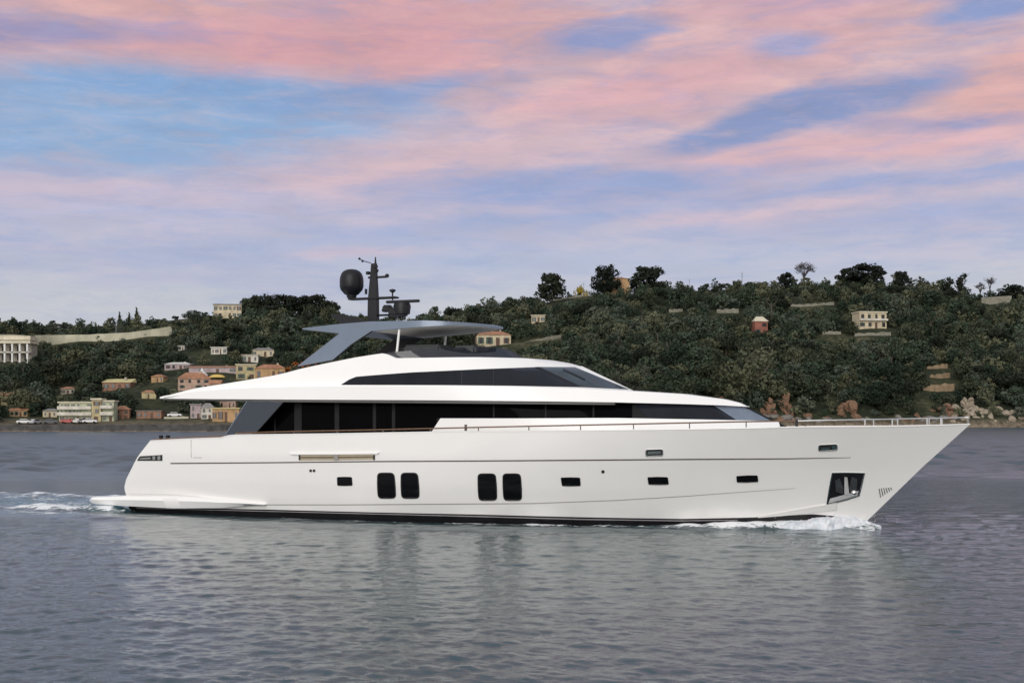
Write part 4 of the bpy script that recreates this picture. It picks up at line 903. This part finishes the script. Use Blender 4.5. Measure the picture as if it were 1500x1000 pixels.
def crown_arrays(kind, n_leaf, r, size):
    """leaf quads of a crown of unit-ish size: height about 1, base at 0"""
    blobs = []
    if kind == 'round':
        for _ in range(int(r.integers(7, 12))): blobs.append((np.array([r.normal() * .20, r.normal() * .20, .30 + r.random() * .45]), .15 + r.random() * .12))
    elif kind == 'tall':
        for k in range(10): blobs.append((np.array([r.normal() * .11, r.normal() * .11, .2 + .075 * k]), .17 - .009 * k))
    elif kind == 'pine':
        for _ in range(14): a = r.random() * 6.28; q_ = math.sqrt(r.random()) * .40; blobs.append((np.array([q_ * math.cos(a), q_ * math.sin(a), .72 - q_ * .35 + r.normal() * .05]), .13 + r.random() * .08))
    elif kind == 'dome':
        for _ in range(44): a = r.random() * 6.28; q_ = math.sqrt(r.random()); zz_ = .10 + r.random() * .70; q_ *= .42 * math.sqrt(max(0.05, 1 - ((zz_ - .34) / .52) ** 2)); blobs.append((np.array([q_ * math.cos(a), q_ * math.sin(a), zz_]), .10 + r.random() * .06))
    elif kind == 'cypress':
        for k in range(12): blobs.append((np.array([r.normal() * .012, r.normal() * .012, .08 + .075 * k]), max(.03, .085 - abs(k - 4) * .008)))
    elif kind == 'bush':
        for _ in range(9): a = r.random() * 6.28; q_ = r.random() * .5; blobs.append((np.array([q_ * math.cos(a), q_ * math.sin(a), .2 + r.random() * .35]), .2 + r.random() * .16))
    C = []; N = []
    wts = np.array([b[1] ** 2 for b in blobs]); wts /= wts.sum()
    ch = r.choice(len(blobs), n_leaf, p=wts); d = r.normal(size=(n_leaf, 3)); d /= np.linalg.norm(d, axis=1)[:, None]
    cen = np.array([blobs[i][0] for i in ch]); rad = np.array([blobs[i][1] for i in ch]); rr = rad * (0.55 + 0.55 * r.random(n_leaf) ** .6)
    C = cen + d * rr[:, None] * np.array([1, 1, .8]); C[:, 2] = np.maximum(C[:, 2], .03)
    nn = d + r.normal(size=(n_leaf, 3)) * .55; nn /= np.linalg.norm(nn, axis=1)[:, None]
    a = np.cross(nn, r.normal(size=(n_leaf, 3))); a /= np.linalg.norm(a, axis=1)[:, None]; b = np.cross(nn, a)
    s = (size * (0.5 + r.random(n_leaf)))[:, None]
    q = np.stack([C + a * s, C + b * s * .8, C - a * s, C - b * s * .7], 1)
    return q.reshape(-1, 3)
def qmesh(name, V, tint=None):
    me = bpy.data.meshes.new(name); n = len(V); me.vertices.add(n); me.vertices.foreach_set('co', V.astype(np.float32).ravel())
    me.loops.add(n); me.loops.foreach_set('vertex_index', np.arange(n, dtype=np.int32)); me.polygons.add(n // 4); me.polygons.foreach_set('loop_start', np.arange(0, n, 4, dtype=np.int32)); me.update(calc_edges=True)
    if tint is not None: at = me.attributes.new('tint', 'FLOAT', 'POINT'); at.data.foreach_set('value', tint.astype(np.float32))
    return me
def trunkmesh(h, r, limbs, rs, top=.7):
    bm = bmesh.new(); bm_tube(bm, [(0, 0, -.15), (rs.uniform(-.01, .01), rs.uniform(-.01, .01), h * .5), (rs.uniform(-.02, .02), 0, h * top)], r, 6, r * .5)
    for k in range(limbs):
        a = rs.random() * 6.28; z = h * rs.uniform(.35, .65); L = rs.uniform(.15, .3); bm_tube(bm, [(0, 0, z), (L * .6 * math.cos(a), L * .6 * math.sin(a), z + L * .5), (L * math.cos(a), L * math.sin(a), z + L * 1.1)], r * .5, 5, r * .2)
    bmesh.ops.recalc_face_normals(bm, faces=bm.faces); me = bpy.data.meshes.new('trunk'); bm.to_mesh(me); bm.free(); me.materials.append(BARK); return me
r_ = np.random.default_rng(11)
PROTO = {}
for kind, nv, nl, sz, lm in (('round', 5, 620, .042, LEAF), ('tall', 3, 520, .038, LEAF), ('pine', 4, 900, .036, DARKLEAF), ('dome', 4, 2600, .034, DARKLEAF), ('cypress', 2, 900, .034, DARKLEAF), ('bush', 3, 420, .06, LEAF)):
    PROTO[kind] = []
    for _ in range(nv):
        A = crown_arrays(kind, nl, r_, sz); cm = qmesh('crown', A, np.zeros(len(A))); cm.materials.append(lm)
        PROTO[kind].append((cm, trunkmesh(1.0, .022 if kind != 'pine' else .028, 5, rs, .72 if kind != 'cypress' else .5), A))
LEAFD = 'leaf'; CACHE = {}
def tree(kind, loc, h, label, group, name, lm=None, wd=1.0, k=None):
    cm, tm, _ = PROTO[kind][k if k is not None else rs.randrange(len(PROTO[kind]))]
    if lm == LEAFD: cm = CACHE.setdefault(cm.name, cm.copy()); cm.materials.clear(); cm.materials.append(LEAF)
    elif lm is not None: cm = cm.copy(); cm.materials.clear(); cm.materials.append(lm)
    o = empty(name, loc, rs.random() * 6.28); o.scale = (h * wd, h * wd, h); tag(o, label, 'tree' if kind != 'bush' else 'bush', group)
    for nm, me in (('trunk', tm), ('crown', cm)):
        c = bpy.data.objects.new(nm, me); COL.objects.link(c); c.parent = o
    return o
def named_tree(kind, u, vt, vb, label, name, lm=None, wd=1.0):
    g = ground(u, vb); zt_ = H - (vt - V0) / F * g.y; z = min(H - (vb - V0) / F * g.y, g.z) - .3; h = (zt_ - z) / (.9 if kind == 'dome' else 1.0); wd *= (vb - vt) / F * g.y / h * (1.25 if kind == 'dome' else 1)
    o = tree(kind, (g.x, g.y, z), h, label, None, name, lm, wd); return o
named_tree('dome', 809, 399, 430, 'broad dark pine standing leftmost on the right ridge', 'pine_tree', None, 1.35)
named_tree('dome', 887, 387, 424, 'dark umbrella pine behind the orange roofed skyline house', 'pine_tree', None, 1.05)
named_tree('dome', 948, 389, 422, 'large rounded dark pine right of the orange roofed skyline house', 'pine_tree', None, 1.45)
named_tree('dome', 1272, 386, 420, 'widest dark pine clump on the skyline above the square cream house', 'pine_tree', None, 1.6)
named_tree('dome', 1242, 392, 418, 'small dark pine touching the left of the widest pine clump', 'pine_tree', None, 1.1)
named_tree('dome', 1321, 397, 424, 'small round tree on the skyline right of the widest pine clump', 'evergreen_tree', DARKLEAF, 0.9)
named_tree('tall', 1348, 403, 426, 'small narrow tree on the skyline between round tree and pointed tree', 'evergreen_tree', DARKLEAF)
named_tree('tall', 1390, 404, 430, 'lower of two pointed dark trees on the right skyline', 'evergreen_tree', DARKLEAF, 1.2)
named_tree('tall', 1409, 398, 430, 'tallest pointed dark tree on the right skyline', 'evergreen_tree', DARKLEAF, 1.3)
named_tree('dome', 1482, 416, 438, 'low broad dark tree at the right end of the skyline', 'pine_tree', None, 1.5)
named_tree('dome', 1150, 399, 420, 'round dark tree left of the bare tree', 'evergreen_tree', DARKLEAF, 1.1)
named_tree('cypress', 175, 455, 470, 'leftmost of three small cypresses on the left ridge', 'cypress_tree', None, 1.6)
named_tree('cypress', 189, 456, 470, 'middle and shortest of three small cypresses on the left ridge', 'cypress_tree', None, 1.6)
named_tree('cypress', 200, 448, 470, 'tallest of three small cypresses on the left ridge', 'cypress_tree', None, 1.2)
for i, (u, t, b, wd) in enumerate(((366, 436, 460, 1.1), (377, 432, 460, .8), (396, 430, 462, 1.1), (414, 431, 462, 1.0), (428, 432, 462, 1.1), (445, 433, 462, 1.2), (462, 431, 462, 1.1), (484, 440, 466, 1.2))):
    named_tree('dome', u, t, b, None, 'pine_tree', DARKLEAF, wd)
    o = [x for x in COL.objects if x.name.startswith('pine_tree') and x.type == 'EMPTY' and 'label' not in x][-1]
    tag(o, 'dark tree in the tight row on the ridge right of the cream villa', 'tree', 'row of dark trees right of the villa')
named_tree('round', 428, 528, 552, 'orange autumn tree beside the broad orange building', 'autumn_tree', AUT, 1.3); named_tree('round', 447, 513, 545, 'second orange autumn tree touching the hardtop strut', 'autumn_tree', AUT, .8)
named_tree('bush', 850, 412, 425, 'bright yellow bush on the skyline', 'yellow_bush', YEL, 1.1)
for (u, t, b, l) in ((1400, 478, 490, 'light green bush alone on the right slope'), (1480, 470, 482, 'light green bush near the right edge, highest one'), (1462, 480, 492, 'light green bush near the right edge, lower left one'), (1413, 530, 548, 'pale bush right of the ochre terraces')):
    named_tree('bush', u, t, b, l, 'light_bush', LIME, 1.0)
# bare winter trees
def bare(u, vt, vb, label, spread=.5, dens=9):
    g = ground(u, vb); h = (vb - vt) / F * g.y; o = empty('bare_tree', (g.x, g.y, H - (vb - V0) / F * g.y)); tag(o, label, 'tree')
    bm = bmesh.new(); bm_tube(bm, [(0, 0, -.5), (0, 0, h * .4)], .3, 6, .22); frombm('trunk', bm, BARK, o)
    bm = bmesh.new()
    for k in range(dens):
        a = rs.random() * 6.28; q_ = rs.random() ** .6; sx = q_ * spread * h; e = Vector((sx * math.cos(a), sx * math.sin(a), h * (1.0 - .42 * q_ * q_ * rs.uniform(.7, 1.2)))); m_ = Vector((e.x * .45, e.y * .45, h * .62))
        bm_tube(bm, [(0, 0, h * rs.uniform(.25, .4)), m_, e], .16, 5, .05)
        for _ in range(13):
            t = rs.uniform(.3, .95); s = m_.lerp(e, t); d = Vector((rs.gauss(0, 1), rs.gauss(0, 1), rs.uniform(.2, 1.4))) * h * .11; bm_tube(bm, [s, s + d * .5, s + d], .09, 4, .05)
    frombm('branches', bm, mat('bare twig bark', (0.06, 0.05, 0.055), .9), o)
bare(1178, 384, 418, 'leafless grey tree with fanned branches on the right skyline', .5, 22); bare(1450, 405, 436, 'slim leafless tree near the right end of the skyline', .2, 10); bare(1436, 414, 436, 'low leafless tree left of the slim bare one', .4, 11)

# woodland scattered over the slopes
cand = []
def blocked(u, v, top, hw, Y):
    for (a, b, c, d, yy) in BLOCK:
        if Y < yy and u + hw > a and u - hw < c and top < d and v > b: return True
    return False
tries = 0
while len(cand) < 4700 and tries < 80000:
    tries += 1
    u = rs.uniform(-70, 1570); t = rs.random() ** 1.15 * 1.03 + 0.012
    ys, yr = ysh(u), yrd(u); Y = ys + t * (yr - ys); X = (u - U0) / F * Y; z = hill(X, Y)
    left = u < 560
    dens = 0.88 + 0.35 * noise2(X * 1.7 + 40, Y * 1.6)
    if left and t < 0.13: dens *= 0.78
    if rs.random() > dens: continue
    h = min(15, 4.2 + rs.lognormvariate(1.0, .6)) * (1.12 if u > 600 and t < .6 else .85)
    if t > .85: h *= .55 if left and u < 330 else .8
    kd = rs.random(); kind = 'round' if kd < .36 else 'dome' if kd < .62 else ('tall' if kd < .76 else ('pine' if kd < .84 else 'bush'))
    if kind == 'bush': h *= .55
    if t < 0.05 and not left:
        if rs.random() < .45 + .3 * (u > 1390): continue
        h *= rs.uniform(.4, .9)
    uu, vv = proj((X, Y, z)); _, tv = proj((X, Y, z + h)); hw = h * .36 / Y * F
    if blocked(uu, vv, tv, hw, Y): continue
    cand.append((h / Y * (1.15 - 0.5 * t), X, Y, z, h, kind, u, t))
# those wholly behind the yacht's white body need not be individual
def hidden(u, v): return 640 < v
cand.sort(key=lambda c: -c[0])
indiv = cand[:262]; rest = cand[262:]
ZONES = [(250, 'on the left hillside above the shore village'), (560, 'on the slope behind the yacht stern and upper deck'), (900, 'on the slope behind the yacht windscreen'), (1180, 'on the wooded slope above the yacht foredeck'), (9999, 'on the wooded slope beyond the yacht bow')]
KN = {'round': ('broadleaf_tree', 'rounded bushy evergreen tree '), 'tall': ('slender_tree', 'tall slender evergreen tree '), 'dome': ('round_tree', 'dense round crowned evergreen tree '), 'pine': ('pine_tree', 'spreading dark pine tree '), 'bush': ('shrub', 'low spreading green bush ')}
for (_, X, Y, z, h, kind, u, t) in indiv:
    zn = next(s for lim, s in ZONES if u < lim); nm, lb = KN[kind]
    tree(kind, (X, Y, z - .2), h, lb + zn, lb.strip() + 's ' + zn, nm, LEAFD if kind == 'dome' else None, rs.uniform(.85, 1.2))
VV = []; TT = []; VD = []; TD = []; TV = []; TF = []
for (_, X, Y, z, h, kind, u, t) in rest:
    A = PROTO[kind][rs.randrange(len(PROTO[kind]))][2]; a = rs.random() * 6.28; wd = h * rs.uniform(.85, 1.25)
    n = len(A) // 4; keep = A.reshape(-1, 4, 3)[::(5 if kind == 'dome' else 2)].reshape(-1, 3) if kind != 'x' else A
    # fewer but larger leaves on the far trees
    cq = keep.reshape(-1, 4, 3); ce = cq.mean(1, keepdims=True); keep = (ce + (cq - ce) * (1.7 if kind == 'dome' else 1.35)).reshape(-1, 3)
    B = np.stack([(keep[:, 0] * math.cos(a) - keep[:, 1] * math.sin(a)) * wd + X, (keep[:, 0] * math.sin(a) + keep[:, 1] * math.cos(a)) * wd + Y, keep[:, 2] * h + z - .2], 1)
    (VD if kind == 'pine' else VV).append(B); (TD if kind == 'pine' else TT).append(np.full(len(B), rs.random()))
nA = sum(len(v) for v in VV)
me = qmesh('woodland', np.concatenate(VV + VD), np.concatenate(TT + TD)); me.materials.append(LEAF); me.materials.append(DARKLEAF)
mi = np.zeros(len(me.polygons), dtype=np.int32); mi[nA // 4:] = 1; me.polygons.foreach_set('material_index', mi)
o = link('woodland', me); tag(o, 'mass of grey green evergreen woodland covering the hills behind the yacht', 'woodland', kind='stuff')

# ------------------------------------------------------------------ rocks along the shore
def rockmesh(seed, mt):
    r = random.Random(seed); bm = bmesh.new(); bmesh.ops.create_icosphere(bm, subdivisions=3, radius=1.0)
    k = [(Vector((r.gauss(0, 1), r.gauss(0, 1), r.gauss(0, 1))).normalized(), r.uniform(.55, .95)) for _ in range(14)]
    for v in bm.verts:
        for (n, d) in k:
            s = v.co.dot(n)
            if s > d: v.co -= n * (s - d) * .9
        v.co *= 1 + .06 * math.sin(v.co.x * 7 + seed) * math.cos(v.co.z * 6)
    me = bpy.data.meshes.new('rock'); bm.to_mesh(me); bm.free(); me.materials.append(mt); return me
ROCK = mat('beige shore rock', (0.30, 0.25, 0.19), .95, var=.35, scale=1.3, bump=.5); RED = mat('russet cliff rock', (0.17, 0.098, 0.060), .95, var=.4, scale=1.1, bump=.5); GREY = mat('grey shore rock', (0.17, 0.155, 0.14), .95, var=.35, scale=1.2, bump=.5)
RM = {'beige': [rockmesh(i, ROCK) for i in range(3)], 'red': [rockmesh(10 + i, RED) for i in range(3)], 'grey': [rockmesh(20 + i, GREY) for i in range(3)]}
def rock(u, v, w_, h_, c, label, group, name='rock'):
    g = ground(u, v); Y = g.y; o = bpy.data.objects.new(name, RM[c][rs.randrange(3)]); COL.objects.link(o)
    o.location = (g.x, Y + 0.4 * w_ / F * Y, H - (v - V0) / F * Y + 0.25 * h_ / F * Y); o.scale = (w_ / 2 / F * Y, w_ / 2.2 / F * Y, h_ * .75 / F * Y); o.rotation_euler = (0, 0, rs.random() * 6.28); tag(o, label, 'rock', group)
for i in range(46):
    u = rs.uniform(1395, 1520); rock(u, 624 - rs.random() ** 1.5 * 26, rs.uniform(8, 20), rs.uniform(4, 11), 'beige', 'pale beige boulder in the rocky shore right of the bow tip', 'beige boulders right of the bow')
for i in range(56):
    u = rs.uniform(1090, 1400); rock(u, 624.5 - rs.random() * 14, rs.uniform(9, 26), rs.uniform(4, 10), *(('grey', 'low grey boulder at the water edge behind the bow rail', 'grey boulders behind the bow rail') if rs.random() < .6 else ('red', 'low russet boulder at the water edge behind the bow rail', 'russet boulders behind the bow rail')))
def outcrop(u, v, w_, h_, c, label):
    g = ground(u, v); Y = g.y; W = w_ / F * Y; Hh = h_ / F * Y; bm = bmesh.new(); src = RM[c]
    for k in range(16):
        t = bmesh.new(); t.from_mesh(src[rs.randrange(3)]); zf = rs.random(); sc = rs.uniform(.16, .34)
        M = Matrix.Translation((rs.uniform(-.5, .5) * W * (1.1 - .6 * zf), rs.uniform(0, .5) * W + zf * Hh * .5, zf * Hh * .85)) @ Matrix.Rotation(rs.random() * 6.28, 4, Vector((rs.gauss(0, 1), rs.gauss(0, 1), 2)).normalized()) @ Matrix.Diagonal((W * sc, W * sc * .7, Hh * sc * rs.uniform(.7, 1.3), 1))
        bmesh.ops.transform(t, matrix=M, verts=t.verts); me = bpy.data.meshes.new('tmp'); t.to_mesh(me); t.free(); bm.from_mesh(me); bpy.data.meshes.remove(me)
    o = frombm('cliff_rock', bm, ROCK if c == 'beige' else RED); o.location = (g.x, Y, H - (v - V0) / F * Y); tag(o, label, 'rock')
for (u, v, a, b, l) in ((1129, 612, 20, 30, 'russet rock face just ahead of the yacht windshield'), (1155, 612, 12, 36, 'narrow pale russet outcrop right of the rock face'), (1243, 614, 34, 26, 'wide russet cliff behind the middle of the bow rail'), (1201, 568, 10, 22, 'small red scar in the trees above the bow rail'), (1385, 610, 36, 16, 'russet bank left of the beige boulders'), (1060, 590, 20, 10, 'reddish bank low in the trees above the foredeck'), (1420, 600, 16, 22, 'pale outcrop behind the tip of the bow rail')):
    outcrop(u, v, a, b, 'red' if 'pale' not in l or 'russet' in l else 'beige', l)
for i in range(40):
    u = rs.uniform(-20, 330); rock(u, 628.5 - rs.random() * 2.0, rs.uniform(4, 12), rs.uniform(2, 4.5), 'grey' if rs.random() < .6 else 'beige', 'small stone on the shore strip above the left sea wall', 'stones on the left sea wall')

# ------------------------------------------------------------------ spray thrown up at the bow
def spray():
    r = np.random.default_rng(21); n = 220; m = 14; V = []; Fc = []; FOAM = bpy.data.materials.new('white sea foam'); FOAM.use_nodes = True
    q = NT(FOAM.node_tree); b = q.n['Principled BSDF']; g = q.new('ShaderNodeNewGeometry'); nz = q.noise(g.outputs['Position'], 3.5, 6, .65).outputs['Fac']
    q.l.new(q.ramp(nz, [(0.35, (0.56, 0.61, 0.67, 1)), (0.65, (0.80, 0.81, 0.84, 1))]), b.inputs['Base Color']); b.inputs['Roughness'].default_value = .8; b.inputs['Subsurface Weight'].default_value = 0.15
    bp = q.new('ShaderNodeBump'); bp.inputs['Strength'].default_value = .6; bp.inputs['Distance'].default_value = .04; q.l.new(q.noise(g.outputs['Position'], 9, 5, .7).outputs['Fac'], bp.inputs['Height']); q.l.new(bp.outputs[0], b.inputs['Normal'])
    for s in (-1, 1):
        base = len(V); ph = r.random(24) * 6.28
        for i in range(n + 1):
            x = 11.75 - 7.6 * (i / n) ** 1.15; d = max(11.75 - x, 0)
            tl = min(1, (n - i) / 70); hgt = (0.35 * min(1, .04 + (d / 1.0) ** .8) * math.exp(-max(d - 1.7, 0) / 1.7) + .025) * tl; wid = .03 + .80 * min(1, d / 1.6) * math.exp(-max(d - 2.8, 0) / 3.2)
            hb = hull_hb(min(x, 11.6), 0.15) if x < 11.6 else 0
            for j in range(m + 1):
                t = j / m; prof = math.sin(math.pi * min(1, (t + .30) / 1.30)) ** 1.1
                jit = sum(math.sin(x * f + ph[k] + t * (ph[k + 8] - 3) * 3.5) for k, f in enumerate((2.1, 3.3, 5.7, 9, 15, 24))) / 6
                z = hgt * prof * (1 + .24 * jit) + .010 * r.normal() * prof - .05 * (t > .92)
                V.append((x + .02 * r.normal(), s * (hb - .12 + wid * t * (1 + .22 * jit)), z - .05 - .06 * (1 - tl)))
        for i in range(n):
            for j in range(m): a = base + i * (m + 1) + j; Fc.append((a, a + 1, a + m + 2, a + m + 1))
    me = bpy.data.meshes.new('bow_wave'); me.from_pydata(V, [], Fc); me.update(); bm = bmesh.new(); bm.from_mesh(me)
    for _ in range(90):
        d = abs(r.normal()) * 1.6; x = 11.9 - d + .25 * r.normal(); hb = hull_hb(min(x, 11.6), .2) if x < 11.6 else 0; s = -1 if r.random() < .8 else 1; rad = .006 + .014 * r.random() ** 3
        p = Vector((x, s * (hb + abs(r.normal()) * .35), .12 + abs(r.normal()) * .26 * math.exp(-d / 3)))
        bmesh.ops.create_icosphere(bm, subdivisions=1, radius=rad, matrix=Matrix.Translation(p))
    bmesh.ops.recalc_face_normals(bm, faces=bm.faces); bm.to_mesh(me); bm.free()
    o = link('bow_wave', me, FOAM, None, 80); o.matrix_world = yacht_matrix; tag(o, 'white foaming wave curling off the yacht bow', 'wave', kind='stuff')
yacht_matrix = Matrix.Translation((OX, OY, 0)) @ Matrix.Rotation(-PSI, 4, 'Z')
spray()
